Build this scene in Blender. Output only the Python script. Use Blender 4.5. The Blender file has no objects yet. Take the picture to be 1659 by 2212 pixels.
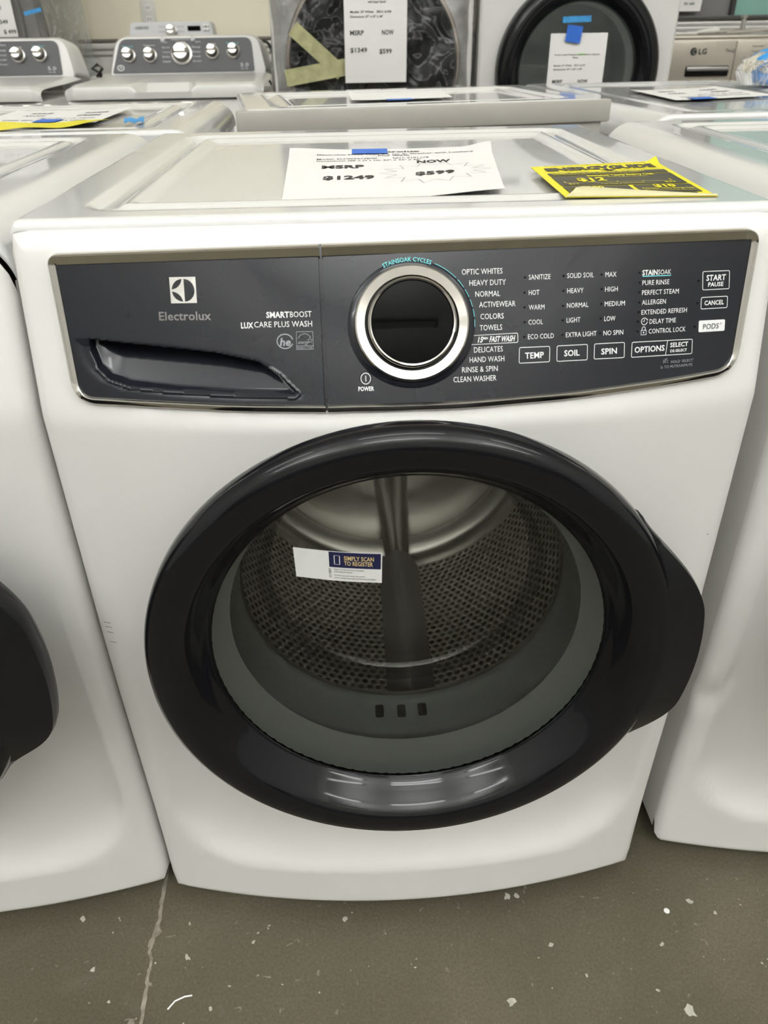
import bpy, bmesh, math, random
from mathutils import Vector, Matrix
random.seed(7)
PI = math.pi
SC = bpy.context.scene
COL = SC.collection

# ------------------------------------------------------------------ camera
cam_d = bpy.data.cameras.new('camera')
cam = bpy.data.objects.new('camera', cam_d)
COL.objects.link(cam)
YAW, PITCH, ROLL = 0.0389, 0.5615, -0.0171
fw = Vector((math.sin(YAW)*math.cos(PITCH), math.cos(YAW)*math.cos(PITCH), -math.sin(PITCH)))
rt = Vector((math.cos(YAW), -math.sin(YAW), 0))
up = rt.cross(fw)
c_, s_ = math.cos(ROLL), math.sin(ROLL)
r2, u2 = rt*c_ + up*s_, up*c_ - rt*s_
cam.matrix_world = Matrix(((r2.x, u2.x, -fw.x, -0.0473), (r2.y, u2.y, -fw.y, -0.641), (r2.z, u2.z, -fw.z, 1.0975), (0, 0, 0, 1)))
cam_d.sensor_fit = 'HORIZONTAL'
cam_d.sensor_width = 27.0
cam_d.lens = 1654.27/1659*27.0
cam_d.clip_start = 0.02
cam_d.dof.use_dof = True
cam_d.dof.focus_distance = 0.86
cam_d.dof.aperture_fstop = 9.0
SC.camera = cam

# ------------------------------------------------------------------ view, world, lights
SC.view_settings.view_transform = 'Standard'
SC.view_settings.look = 'None'
SC.view_settings.gamma = 1.0
SC.view_settings.use_curve_mapping = False
SC.view_settings.exposure = -0.18
world = bpy.data.worlds.new('world')
SC.world = world
world.use_nodes = True
world.node_tree.nodes['Background'].inputs[0].default_value = (1, 0.96, 0.9, 1)
world.node_tree.nodes['Background'].inputs[1].default_value = 0.3
LAMP_W = 26.0            # downward share of each strip
UP_W = 128.0             # added uplight, bounced off the pale ceiling as soft fill
LAMP_SPOTS = [(x, y) for y in (-5.8, -3.6, -0.9) for x in (-3.6, 0.0, 3.6)]
LAMP_Z = 5.0
for x, y in LAMP_SPOTS:
    ld = bpy.data.lights.new('strip_lamp', 'AREA')
    ld.shape = 'RECTANGLE'; ld.size = 2.2; ld.size_y = 0.3
    wt = {-5.8: 1.45, -3.6: 1.05, -0.9: 0.5}[y]
    ld.energy = LAMP_W*(.06 if y < -5 else wt*1.5); ld.color = (0.985, 1.0, 0.99)
    lo = bpy.data.objects.new('strip_lamp', ld)
    lo.location = (x, y, LAMP_Z - 0.09)
    COL.objects.link(lo)
    lu = ld.copy(); lu.energy = UP_W*wt
    lo = bpy.data.objects.new('added_uplight', lu)
    lo.location = (x, y, LAMP_Z + 0.09); lo.rotation_euler = (PI, 0, 0)
    COL.objects.link(lo)

# ------------------------------------------------------------------ materials
def mat(name, col, rough=0.5, metal=0.0, spec=0.5, coat=0.0, noise=0.0, nscale=20.0, bump=0.0, emit=None):
    m = bpy.data.materials.new(name); m.use_nodes = True
    nt = m.node_tree; b = nt.nodes['Principled BSDF']
    b.inputs['Base Color'].default_value = (*col, 1)
    b.inputs['Roughness'].default_value = rough
    b.inputs['Metallic'].default_value = metal
    b.inputs['Specular IOR Level'].default_value = spec
    b.inputs['Coat Weight'].default_value = coat
    b.inputs['Coat Roughness'].default_value = 0.03
    if noise or bump:
        tc = nt.nodes.new('ShaderNodeTexCoord'); nz = nt.nodes.new('ShaderNodeTexNoise')
        nz.inputs['Scale'].default_value = nscale; nz.inputs['Detail'].default_value = 5
        nt.links.new(tc.outputs['Object'], nz.inputs['Vector'])
        if noise:
            r = nt.nodes.new('ShaderNodeValToRGB')
            r.color_ramp.elements[0].position = 0.3; r.color_ramp.elements[1].position = 0.7
            r.color_ramp.elements[0].color = (*[c*(1-noise) for c in col], 1)
            r.color_ramp.elements[1].color = (*[min(1, c*(1+noise)) for c in col], 1)
            nt.links.new(nz.outputs['Fac'], r.inputs['Fac']); nt.links.new(r.outputs['Color'], b.inputs['Base Color'])
        if bump:
            bp = nt.nodes.new('ShaderNodeBump'); bp.inputs['Strength'].default_value = bump; bp.inputs['Distance'].default_value = 0.01
            nt.links.new(nz.outputs['Fac'], bp.inputs['Height']); nt.links.new(bp.outputs['Normal'], b.inputs['Normal'])
    if emit:
        b.inputs['Emission Color'].default_value = (*emit[:3], 1); b.inputs['Emission Strength'].default_value = emit[3]
    return m

def clear_mat(name, tint, base=0.04, rough=0.02, crinkle=0.0, cscale=25.0, white=0.0, frost=0.0):
    """thin clear sheet: lets light straight through and mirrors the room at its surface"""
    m = bpy.data.materials.new(name); m.use_nodes = True
    nt = m.node_tree; N = nt.nodes; L = nt.links
    N.remove(N['Principled BSDF']); out = N['Material Output']
    tr = N.new('ShaderNodeBsdfTransparent'); tr.inputs[0].default_value = (*tint, 1)
    gl = N.new('ShaderNodeBsdfGlossy'); gl.inputs['Roughness'].default_value = rough; gl.inputs['Color'].default_value = (1, 1, 1, 1)
    fr = N.new('ShaderNodeFresnel'); fr.inputs['IOR'].default_value = 1.45
    ad = N.new('ShaderNodeMath'); ad.operation = 'ADD'; ad.use_clamp = True; ad.inputs[1].default_value = base
    L.new(fr.outputs[0], ad.inputs[0])
    mx = N.new('ShaderNodeMixShader')
    L.new(ad.outputs[0], mx.inputs[0]); L.new(tr.outputs[0], mx.inputs[1]); L.new(gl.outputs[0], mx.inputs[2])
    last = mx
    if crinkle:
        tc = N.new('ShaderNodeTexCoord'); nz = N.new('ShaderNodeTexNoise')
        nz.inputs['Scale'].default_value = cscale; nz.inputs['Detail'].default_value = 4; nz.inputs['Distortion'].default_value = 1.5
        L.new(tc.outputs['Object'], nz.inputs['Vector'])
        bp = N.new('ShaderNodeBump'); bp.inputs['Strength'].default_value = crinkle; bp.inputs['Distance'].default_value = 0.03
        L.new(nz.outputs['Fac'], bp.inputs['Height']); L.new(bp.outputs['Normal'], gl.inputs['Normal'])
        if white:
            df = N.new('ShaderNodeBsdfDiffuse'); df.inputs[0].default_value = (0.8, 0.8, 0.8, 1)
            vo = N.new('ShaderNodeTexNoise'); vo.inputs['Scale'].default_value = 7; vo.inputs['Detail'].default_value = 6; vo.inputs['Distortion'].default_value = 2.5
            L.new(tc.outputs['Object'], vo.inputs['Vector'])
            rp = N.new('ShaderNodeValToRGB')
            e = rp.color_ramp.elements
            e[0].position = 0.475; e[0].color = (0.015, 0.015, 0.015, 1); e[1].position = 0.525; e[1].color = (0.03, 0.03, 0.03, 1)
            k = e.new(0.5); k.color = (white, white, white, 1)
            L.new(vo.outputs['Fac'], rp.inputs['Fac'])
            m2 = N.new('ShaderNodeMixShader'); L.new(rp.outputs['Color'], m2.inputs[0]); L.new(mx.outputs[0], m2.inputs[1]); L.new(df.outputs[0], m2.inputs[2])
            last = m2
    if frost:
        df = N.new('ShaderNodeBsdfDiffuse'); df.inputs[0].default_value = (0.80, 0.86, 0.83, 1)
        m2 = N.new('ShaderNodeMixShader'); m2.inputs[0].default_value = frost
        L.new(mx.outputs[0], m2.inputs[1]); L.new(df.outputs[0], m2.inputs[2]); last = m2
    L.new(last.outputs[0], out.inputs['Surface'])
    return m

M = {}
M['white'] = mat('white_enamel', (0.745, 0.735, 0.705), rough=0.28, coat=0.15, noise=0.015, nscale=3)
M['white_top'] = mat('white_enamel_gloss', (0.70, 0.70, 0.69), rough=0.16, coat=0.7, noise=0.012, nscale=3)
M['white2'] = mat('white_enamel_far', (0.72, 0.71, 0.68), rough=0.3, coat=0.3, noise=0.01, nscale=3)
M['inner_dark'] = mat('dark_void', (0.02, 0.02, 0.02), rough=0.8, noise=0.1)
M['grey_metal'] = mat('galvanised_back', (0.42, 0.40, 0.36), rough=0.45, metal=0.0, noise=0.04, nscale=12)
M['black'] = mat('black_gloss_plastic', (0.006, 0.006, 0.0075), rough=0.09, spec=0.35, noise=0.05, nscale=30)
M['black_handle'] = mat('black_handle_plastic', (0.008, 0.008, 0.0095), rough=0.25, spec=0.3, noise=0.05, nscale=30)
M['fascia'] = mat('graphite_fascia', (0.0115, 0.0128, 0.0180), rough=0.14, spec=0.45, coat=0.12, noise=0.01, nscale=30)
M['chrome'] = mat('chrome', (0.62, 0.60, 0.555), rough=0.1, metal=1.0, noise=0.02, nscale=60)
M['brushed'] = mat('brushed_metal', (0.72, 0.70, 0.66), rough=0.25, metal=1.0, noise=0.03, nscale=80)
M['black_glass'] = mat('black_glass', (0.003, 0.003, 0.003), rough=0.03, spec=0.08, noise=0.05)
M['print_white'] = mat('white_print', (0.8, 0.8, 0.8), rough=0.5, noise=0.01)
M['print_grey'] = mat('grey_print', (0.3, 0.31, 0.33), rough=0.5, noise=0.01)
M['print_teal'] = mat('teal_print', (0.16, 0.62, 0.66), rough=0.5, noise=0.01)
M['print_black'] = mat('black_print', (0.03, 0.03, 0.03), rough=0.6, noise=0.02)
M['print_faint'] = mat('pale_toner', (0.22, 0.22, 0.22), rough=0.6, noise=0.02)
M['print_green'] = mat('green_highlighter', (0.35, 0.75, 0.2), rough=0.6, noise=0.02)
M['silver_print'] = mat('silver_print', (0.6, 0.59, 0.56), rough=0.2, metal=1.0, noise=0.02)
M['silver_dim'] = mat('silver_wordmark', (0.26, 0.255, 0.25), rough=0.22, metal=1.0, noise=0.02)
M['gasket'] = mat('grey_rubber', (0.90, 0.94, 0.92), rough=0.45, noise=0.05, nscale=15)
M['steel'] = mat('drum_steel', (0.70, 0.68, 0.645), rough=0.26, metal=1.0, noise=0.05, nscale=8)
M['lifter'] = mat('lifter_plastic', (0.32, 0.31, 0.30), rough=0.3, noise=0.05)
M['paper'] = mat('white_paper', (0.80, 0.79, 0.77), rough=0.7, noise=0.015, nscale=6)
M['tape_blue'] = mat('blue_tape', (0.03, 0.16, 0.66), rough=0.5, noise=0.08, nscale=60)
M['tape_light'] = mat('light_blue_tape', (0.05, 0.32, 0.68), rough=0.5, noise=0.08, nscale=60)
M['tape_yellow'] = mat('masking_tape', (0.42, 0.41, 0.22), rough=0.4, noise=0.18, nscale=40)
M['yellow'] = mat('yellow_label', (0.86, 0.76, 0.015), rough=0.4, noise=0.02, nscale=10)
M['yellow_back'] = mat('label_back', (0.62, 0.57, 0.33), rough=0.6, noise=0.06, nscale=40)
M['label_black'] = mat('label_black', (0.055, 0.05, 0.035), rough=0.4, noise=0.03)
M['navy'] = mat('navy_print', (0.012, 0.015, 0.06), rough=0.35, noise=0.03)
M['gold_print'] = mat('gold_print', (0.62, 0.47, 0.22), rough=0.5, noise=0.02)
M['sticker'] = mat('sticker_white', (0.72, 0.72, 0.71), rough=0.4, noise=0.01)
M['glass'] = clear_mat('door_glass', (0.97, 0.98, 0.96), base=0.0)
M['bowl_glass'] = clear_mat('bowl_glass', (0.985, 0.99, 0.985), base=0.0)
M['glass_edge'] = clear_mat('glass_edge', (0.58, 0.58, 0.56), base=0.05, rough=0.04)  # refraction darkening at the bowl edge, put into the tint
M['glass_rim'] = clear_mat('glass_rim', (0.90, 0.93, 0.91), base=0.02, rough=0.08, frost=0.72)
M['wrap'] = clear_mat('plastic_wrap', (0.96, 0.97, 0.99), base=0.0, rough=0.15, crinkle=0.5, cscale=14, white=0.16)
M['wrap_side'] = clear_mat('plastic_wrap_fold', (0.80, 0.87, 0.95), base=0.06, rough=0.1, crinkle=0.8, cscale=9, white=0.5)
M['console_grey'] = mat('console_face', (0.04, 0.041, 0.045), rough=0.3, noise=0.03)
M['console_silver'] = mat('console_silver', (0.56, 0.56, 0.57), rough=0.35, noise=0.02)
M['champagne'] = mat('champagne_rim', (0.42, 0.36, 0.30), rough=0.3, metal=0.8, noise=0.03)
M['bronze'] = mat('bronze_enamel', (0.50, 0.46, 0.39), rough=0.35, metal=0.35, noise=0.02)
M['rubber'] = mat('black_rubber', (0.02, 0.02, 0.02), rough=0.5, noise=0.1)
M['hose'] = mat('grey_hose', (0.40, 0.37, 0.33), rough=0.5, noise=0.05)
M['cream'] = mat('cream_paint', (0.86, 0.80, 0.64), rough=0.7, noise=0.015, nscale=4)
M['trimwhite'] = mat('trim_paint', (0.70, 0.68, 0.63), rough=0.5, noise=0.01)
M['darktrim'] = mat('dark_trim', (0.16, 0.145, 0.125), rough=0.5, noise=0.05)
M['frame_dark'] = mat('dark_window_frame', (0.08, 0.078, 0.075), rough=0.4, metal=0.4, noise=0.05)
M['alu'] = mat('sill_aluminium', (0.45, 0.44, 0.42), rough=0.35, metal=0.7, noise=0.03)
M['pane_teal'] = mat('teal_pane', (0.22, 0.42, 0.36), rough=0.12, noise=0.05, nscale=3)
M['pane_grey'] = mat('grey_pane', (0.19, 0.185, 0.18), rough=0.12, noise=0.1, nscale=3)
M['blue_plastic'] = mat('blue_plastic', (0.05, 0.32, 0.72), rough=0.25, noise=0.1, nscale=15)
M['ceil'] = mat('painted_ceiling', (0.76, 0.755, 0.74), rough=0.8, noise=0.03, nscale=1.2)
M['wall_pale'] = mat('pale_wall_paint', (0.62, 0.61, 0.59), rough=0.7, noise=0.02, nscale=2)
M['wall_low'] = mat('dark_reflection_wall', (0.10, 0.10, 0.105), rough=0.6, noise=0.08, nscale=2)  # for the added dark wall mirrored in the fascia
M['fixture'] = mat('fixture_paint', (0.75, 0.75, 0.73), rough=0.4, noise=0.01)
M['scuff'] = mat('grey_scuff', (0.25, 0.25, 0.25), rough=0.6, noise=0.1)
M['speck'] = mat('paint_speck', (0.42, 0.40, 0.34), rough=0.7, noise=0.2, nscale=90)
M['crack'] = mat('crack_filler', (0.24, 0.215, 0.17), rough=0.85, noise=0.3, nscale=90)

def floor_mat():
    m = bpy.data.materials.new('stained_concrete'); m.use_nodes = True
    nt = m.node_tree; N = nt.nodes; L = nt.links; b = N['Principled BSDF']
    tc = N.new('ShaderNodeTexCoord')
    def noise(s, d, dist=0.0):
        n = N.new('ShaderNodeTexNoise'); n.inputs['Scale'].default_value = s; n.inputs['Detail'].default_value = d
        n.inputs['Distortion'].default_value = dist; L.new(tc.outputs['Object'], n.inputs['Vector']); return n
    def ramp(src, stops):
        r = N.new('ShaderNodeValToRGB'); e = r.color_ramp.elements
        e[0].position, e[0].color = stops[0][0], (*stops[0][1], 1); e[1].position, e[1].color = stops[-1][0], (*stops[-1][1], 1)
        for p, c in stops[1:-1]:
            k = e.new(p); k.color = (*c, 1)
        L.new(src, r.inputs['Fac']); return r
    big = ramp(noise(3.2, 8, 0.6).outputs['Fac'], [(0.32, (0.090, 0.079, 0.052)), (0.55, (0.110, 0.097, 0.065)), (0.72, (0.128, 0.113, 0.078))])
    fine = ramp(noise(260, 3).outputs['Fac'], [(0.3, (0.82, 0.82, 0.82)), (0.7, (1.15, 1.15, 1.15))])
    mul = N.new('ShaderNodeMix'); mul.data_type = 'RGBA'; mul.blend_type = 'MULTIPLY'; mul.inputs[0].default_value = 1
    L.new(big.outputs[0], mul.inputs[6]); L.new(fine.outputs[0], mul.inputs[7])
    sp = ramp(noise(70, 2, 1.0).outputs['Fac'], [(0.70, (0, 0, 0)), (0.76, (0.55, 0.55, 0.55))])
    sc = ramp(noise(9, 6, 2.5).outputs['Fac'], [(0.60, (0, 0, 0)), (0.80, (0.35, 0.35, 0.35))])
    ad = N.new('ShaderNodeMix'); ad.data_type = 'RGBA'; L.new(sp.outputs[0], ad.inputs[0]); L.new(mul.outputs[2], ad.inputs[6]); ad.inputs[7].default_value = (0.30, 0.28, 0.23, 1)
    a2 = N.new('ShaderNodeMix'); a2.data_type = 'RGBA'; L.new(sc.outputs[0], a2.inputs[0]); L.new(ad.outputs[2], a2.inputs[6]); a2.inputs[7].default_value = (0.16, 0.145, 0.11, 1)
    L.new(a2.outputs[2], b.inputs['Base Color'])
    b.inputs['Roughness'].default_value = 0.42; b.inputs['Specular IOR Level'].default_value = 0.35
    bp = N.new('ShaderNodeBump'); bp.inputs['Strength'].default_value = 0.15; bp.inputs['Distance'].default_value = 0.002
    L.new(noise(180, 4).outputs['Fac'], bp.inputs['Height']); L.new(bp.outputs['Normal'], b.inputs['Normal'])
    return m
M['floor'] = floor_mat()

def perf_mat():
    """stainless sheet with a hexagonal grid of punched holes, laid out in UV metres"""
    m = bpy.data.materials.new('perforated_steel'); m.use_nodes = True
    nt = m.node_tree; N = nt.nodes; L = nt.links; b = N['Principled BSDF']
    uv = N.new('ShaderNodeUVMap')
    def lattice(off):
        mp = N.new('ShaderNodeMapping'); mp.vector_type = 'POINT'
        s = 0.0118
        mp.inputs['Scale'].default_value = (1/s, 1/(s*1.732), 1); mp.inputs['Location'].default_value = (off, off, 0)
        L.new(uv.outputs[0], mp.inputs['Vector'])
        fr = N.new('ShaderNodeVectorMath'); fr.operation = 'FRACTION'; L.new(mp.outputs[0], fr.inputs[0])
        sb = N.new('ShaderNodeVectorMath'); sb.operation = 'SUBTRACT'; sb.inputs[1].default_value = (0.5, 0.5, 0); L.new(fr.outputs[0], sb.inputs[0])
        ml = N.new('ShaderNodeVectorMath'); ml.operation = 'MULTIPLY'; ml.inputs[1].default_value = (1, 1.732, 0); L.new(sb.outputs[0], ml.inputs[0])
        ln = N.new('ShaderNodeVectorMath'); ln.operation = 'LENGTH'; L.new(ml.outputs[0], ln.inputs[0])
        return ln
    a, c = lattice(0.0), lattice(0.5)
    mn = N.new('ShaderNodeMath'); mn.operation = 'MINIMUM'; L.new(a.outputs['Value'], mn.inputs[0]); L.new(c.outputs['Value'], mn.inputs[1])
    rp = N.new('ShaderNodeValToRGB'); e = rp.color_ramp.elements
    e[0].position = 0.26; e[0].color = (0.015, 0.014, 0.013, 1); e[1].position = 0.36; e[1].color = (0.84, 0.82, 0.78, 1)
    L.new(mn.outputs[0], rp.inputs['Fac']); L.new(rp.outputs['Color'], b.inputs['Base Color'])
    b.inputs['Metallic'].default_value = 1; b.inputs['Roughness'].default_value = 0.3
    bp = N.new('ShaderNodeBump'); bp.inputs['Strength'].default_value = 0.7; bp.inputs['Distance'].default_value = 0.004
    L.new(mn.outputs[0], bp.inputs['Height']); L.new(bp.outputs['Normal'], b.inputs['Normal'])
    return m
M['perf'] = perf_mat()

# ------------------------------------------------------------------ helpers
def mesh_obj(name, verts, faces, m, parent=None, smooth=True, fmats=None, loc=None, auto=None):
    me = bpy.data.meshes.new(name)
    me.from_pydata([tuple(v) for v in verts], [], faces)
    for k in (m if isinstance(m, (list, tuple)) else [m]): me.materials.append(k)
    if smooth: me.polygons.foreach_set('use_smooth', [True]*len(me.polygons))
    if fmats: me.polygons.foreach_set('material_index', fmats)
    me.update()
    if auto is not None:
        bm = bmesh.new(); bm.from_mesh(me)
        for e in bm.edges:
            if len(e.link_faces) == 2 and e.calc_face_angle(0) > auto: e.smooth = False
        bm.to_mesh(me); bm.free()
    o = bpy.data.objects.new(name, me); COL.objects.link(o)
    if parent: o.parent = parent
    if loc: o.location = loc
    return o

def tag(o, label, cat, group=None):
    o['label'] = label; o['category'] = cat
    if group: o['group'] = group
    return o

def thing(name, label, cat, loc=(0, 0, 0), rz=0.0, group=None):
    o = bpy.data.objects.new(name, None); COL.objects.link(o)
    o.location = loc; o.rotation_euler = (0, 0, rz); o.empty_display_size = 0.05
    return tag(o, label, cat, group)

def struct(o):
    o['kind'] = 'structure'; return o

class MB:
    """collects shapes into one mesh"""
    def __init__(s): s.v = []; s.f = []; s.m = []
    def add(s, v, f, mi=0):
        n = len(s.v); s.v += [Vector(p) for p in v]; s.f += [tuple(i+n for i in q) for q in f]; s.m += [mi]*len(f); return s
    def box(s, x0, x1, y0, y1, z0, z1, b=0.0, mi=0, seg=2):
        if b <= 0:
            v = [(x, y, z) for x in (x0, x1) for y in (y0, y1) for z in (z0, z1)]
            return s.add(v, [(0, 1, 3, 2), (4, 6, 7, 5), (0, 4, 5, 1), (2, 3, 7, 6), (0, 2, 6, 4), (1, 5, 7, 3)], mi)
        bm = bmesh.new(); bmesh.ops.create_cube(bm, size=1)
        for q in bm.verts: q.co = Vector(((x0+x1)/2 + q.co.x*(x1-x0), (y0+y1)/2 + q.co.y*(y1-y0), (z0+z1)/2 + q.co.z*(z1-z0)))
        bmesh.ops.bevel(bm, geom=bm.edges[:], offset=b, segments=seg, affect='EDGES', profile=0.5)
        bm.verts.index_update()
        s.add([q.co.copy() for q in bm.verts], [tuple(w.index for w in f.verts) for f in bm.faces], mi); bm.free(); return s
    def lathe(s, prof, c=(0, 0, 0), ax=(0, -1, 0), n=64, mi=0, cap=False):
        ax = Vector(ax).normalized(); t = Vector((1, 0, 0)) if abs(ax.x) < 0.9 else Vector((0, 0, 1))
        a = (t - ax*t.dot(ax)).normalized(); b = ax.cross(a); c = Vector(c)
        v = []; f = []; rows = []
        for r, h in prof:
            if r < 1e-6: rows.append([len(v)]); v.append(c + ax*h)
            else:
                rows.append(list(range(len(v), len(v)+n)))
                v += [c + ax*h + a*(r*math.cos(2*PI*i/n)) + b*(r*math.sin(2*PI*i/n)) for i in range(n)]
        for p, q in zip(rows, rows[1:]):
            for i in range(n):
                j = (i+1) % n
                if len(p) == 1 and len(q) > 1: f.append((p[0], q[j], q[i]))
                elif len(q) == 1 and len(p) > 1: f.append((p[i], p[j], q[0]))
                elif len(p) > 1: f.append((p[i], p[j], q[j], q[i]))
        return s.add(v, f, mi)
    def tube(s, pts, r, n=10, mi=0, taper=None):
        pts = [Vector(p) for p in pts]; rows = []; v = []; f = []; pa = None
        for i, p in enumerate(pts):
            d = (pts[min(i+1, len(pts)-1)] - pts[max(i-1, 0)]).normalized()
            if pa is None: pa = d.orthogonal().normalized()
            pa = (pa - d*pa.dot(d)).normalized(); b = d.cross(pa)
            rr = r if taper is None else r*taper[i]
            rows.append(range(len(v), len(v)+n)); v += [p + pa*(rr*math.cos(2*PI*k/n)) + b*(rr*math.sin(2*PI*k/n)) for k in range(n)]
        for p, q in zip(rows, rows[1:]):
            for k in range(n): f.append((p[k], p[(k+1) % n], q[(k+1) % n], q[k]))
        f.append(tuple(reversed(rows[0]))); f.append(tuple(rows[-1]))
        return s.add(v, f, mi)
    def grid(s, fn, us, vs, mi=0, flip=False, wrap=False):
        v = [fn(a, b) for a in us for b in vs]; n = len(vs); f = []
        for i in range(len(us)-1 + (1 if wrap else 0)):
            k = (i+1) % len(us)
            for j in range(n-1):
                q = (i*n+j, k*n+j, k*n+j+1, i*n+j+1); f.append(tuple(reversed(q)) if flip else q)
        return s.add(v, f, mi)
    def strip(s, pts, w, fn, closed=False, mi=0):
        """a painted line of width w through 2-D points, laid on fn(u, v)"""
        P = [Vector((p[0], p[1])) for p in pts]; n = len(P); v = []
        for i, p in enumerate(P):
            a = P[(i-1) % n] if (closed or i > 0) else p; b = P[(i+1) % n] if (closed or i < n-1) else p
            d1 = (p-a); d2 = (b-p); d = (d1.normalized() if d1.length > 0 else Vector((0, 0))) + (d2.normalized() if d2.length > 0 else Vector((0, 0)))
            d = d.normalized() if d.length > 0 else Vector((1, 0)); nn = Vector((-d.y, d.x))
            v += [fn(*(p + nn*(w/2))), fn(*(p - nn*(w/2)))]
        f = []
        for i in range(n if closed else n-1):
            j = (i+1) % n; f.append((2*i, 2*i+1, 2*j+1, 2*j))
        return s.add(v, f, mi)
    def poly(s, pts, fn, mi=0):
        v = [fn(*p) for p in pts]; return s.add(v, [tuple(range(len(v)))], mi)
    def disc(s, c, r, fn, n=16, mi=0, ry=None):
        return s.poly([(c[0]+r*math.cos(2*PI*i/n), c[1]+(ry or r)*math.sin(2*PI*i/n)) for i in range(n)], fn, mi)
    def xf(s, mtx):
        s.v = [mtx @ p for p in s.v]; return s
    def build(s, name, m, parent=None, smooth=True, loc=None, auto=math.radians(35)):
        return mesh_obj(name, s.v, s.f, m, parent, smooth, s.m, loc, auto if smooth else None)

_txt = {}
def text_geo(s, bold=0.0, res=2):
    k = (s, bold)
    if k in _txt: return _txt[k]
    cu = bpy.data.curves.new('t', 'FONT'); cu.body = s; cu.size = 1; cu.resolution_u = res; cu.offset = bold; cu.space_character = 1.02
    o = bpy.data.objects.new('t', cu); COL.objects.link(o)
    dg = bpy.context.evaluated_depsgraph_get(); me = bpy.data.meshes.new_from_object(o.evaluated_get(dg))
    v = [(p.co.x, p.co.y) for p in me.vertices]; f = [tuple(q.vertices) for q in me.polygons]
    bpy.data.objects.remove(o); bpy.data.curves.remove(cu); bpy.data.meshes.remove(me)
    _txt[k] = (v, f); return v, f
CAP = max(p[1] for p in text_geo('H')[0])

def put_text(mb, s, fn, x0, x1, zc, cap, bold=0.0, slant=0.0, mi=0, up=1.0):
    """print text between x0 and x1, vertically centred on zc, with the given capital height, onto fn(u, v)"""
    v, f = text_geo(s, bold)
    if not v: return
    a = min(p[0] for p in v); b = max(p[0] for p in v); k = (x1-x0)/(b-a); h = cap/CAP
    mb.add([fn(x0 + (p[0]-a)*k + slant*p[1]*h, zc + up*(p[1]-CAP/2)*h) for p in v], f, mi)

def rounded(pts, rad, n=8):
    """round the corners of a 2-D polygon; rad may be a list"""
    out = []; N = len(pts)
    for i in range(N):
        p = Vector(pts[i]); r = rad[i] if isinstance(rad, (list, tuple)) else rad
        a = Vector(pts[i-1]); b = Vector(pts[(i+1) % N])
        if r <= 0: out.append((p.x, p.y)); continue
        da = (a-p).normalized(); db = (b-p).normalized()
        q0 = p + da*r; q1 = p + db*r
        for j in range(n+1):
            t = j/n; q = q0*(1-t)**2 + p*2*t*(1-t) + q1*t*t; out.append((q.x, q.y))
    return out

def sd_rr(x, z, cx, cz, hx, hz, r):
    qx = abs(x-cx) - hx + r; qz = abs(z-cz) - hz + r
    return math.hypot(max(qx, 0), max(qz, 0)) + min(max(qx, qz), 0) - r
def lin(a, b, n): return [a + (b-a)*i/(n-1) for i in range(n)]
def sstep(a, b, x):
    t = min(1, max(0, (x-a)/(b-a))); return t*t*(3-2*t)

# ================================================================== THE ROOM
mb = MB(); mb.grid(lambda x, y: (x, y, 0), [-6, -1, 1, 6], [-7.5, -1, 1, 4.2], flip=False)
floor = struct(mb.build('floor', M['floor'], smooth=False))
crk = [(-0.3640, 0.11), (-0.3632, 0.075), (-0.3627, 0.0319), (-0.3608, 0.010), (-0.3625, -0.0099), (-0.3668, -0.0290), (-0.3655, -0.040), (-0.3605, -0.0524), (-0.3612, -0.07), (-0.3596, -0.0862), (-0.3592, -0.108), (-0.3574, -0.1335), (-0.3600, -0.17), (-0.357, -0.22)]
mb = MB(); cp = []
for (x0, y0), (x1, y1) in zip(crk, crk[1:]):
    for t in (0, 0.25, 0.5, 0.75): cp.append((x0+(x1-x0)*t + random.uniform(-.0009, .0009), y0+(y1-y0)*t))
vs = []
for i, (x, y) in enumerate(cp):
    w = random.uniform(0.0016, 0.0034) * (1.5 if -0.03 < y < -0.005 else 1)
    vs += [(x-w, y, 0.0006), (x+w, y, 0.0006)]
mb.add(vs, [(2*i, 2*i+2, 2*i+3, 2*i+1) for i in range(len(cp)-1)])
for cx, cy, r in [(-.3595, -.012, .007), (-.3655, -.030, .004), (-.3705, -.132, .006), (-.355, -.085, .003)]:
    mb.poly([(cx + r*random.uniform(.5, 1.1)*math.cos(a*PI/5), cy + r*random.uniform(.5, 1.3)*math.sin(a*PI/5)) for a in range(10)], lambda x, y: (x, y, 0.0008))
mb.build('floor_crack', M['crack'], floor, smooth=False)
spk = [(-0.4736, 0.0135, .008), (-0.3111, -0.0507, .007), (-0.09, -0.0082, .0045), (-0.3159, -0.0023, .003), (-0.269, -0.1192, .004), (-0.2201, -0.0345, .003), (-0.2478, -0.0924, .003), (0.1519, 0.012, .005), (0.1659, 0.0127, .004), (0.2009, -0.0613, .004), (0.1311, -0.1337, .007), (0.357, -0.07, .004), (-0.4069, -0.1042, .003), (0.3624, -0.1578, .008), (0.33, -.13, .004), (-0.44, -0.06, .004), (-.20, -.012, .003), (-.215, -.022, .0025), (.24, -.106, .0035), (.42, -.01, .004), (.45, -.03, .003)]
for _ in range(60): spk.append((random.uniform(-.6, .6), random.uniform(-.2, .03), random.uniform(.0006, .0018)))
mb = MB()
for x, y, r in spk:
    k = random.uniform(.5, 1.6); a0 = random.uniform(0, PI)
    pts = []
    for a in range(9):
        rr = r*random.uniform(.45, 1.1); c, s = rr*k*math.cos(a*2*PI/9), rr*math.sin(a*2*PI/9)
        pts.append((x + c*math.cos(a0) - s*math.sin(a0), y + c*math.sin(a0) + s*math.cos(a0)))
    mb.poly(pts, lambda x, y: (x, y, 0.0005))
sp = mb.build('paint_speck', M['speck'], floor, smooth=False); sp['kind'] = 'stuff'
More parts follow.
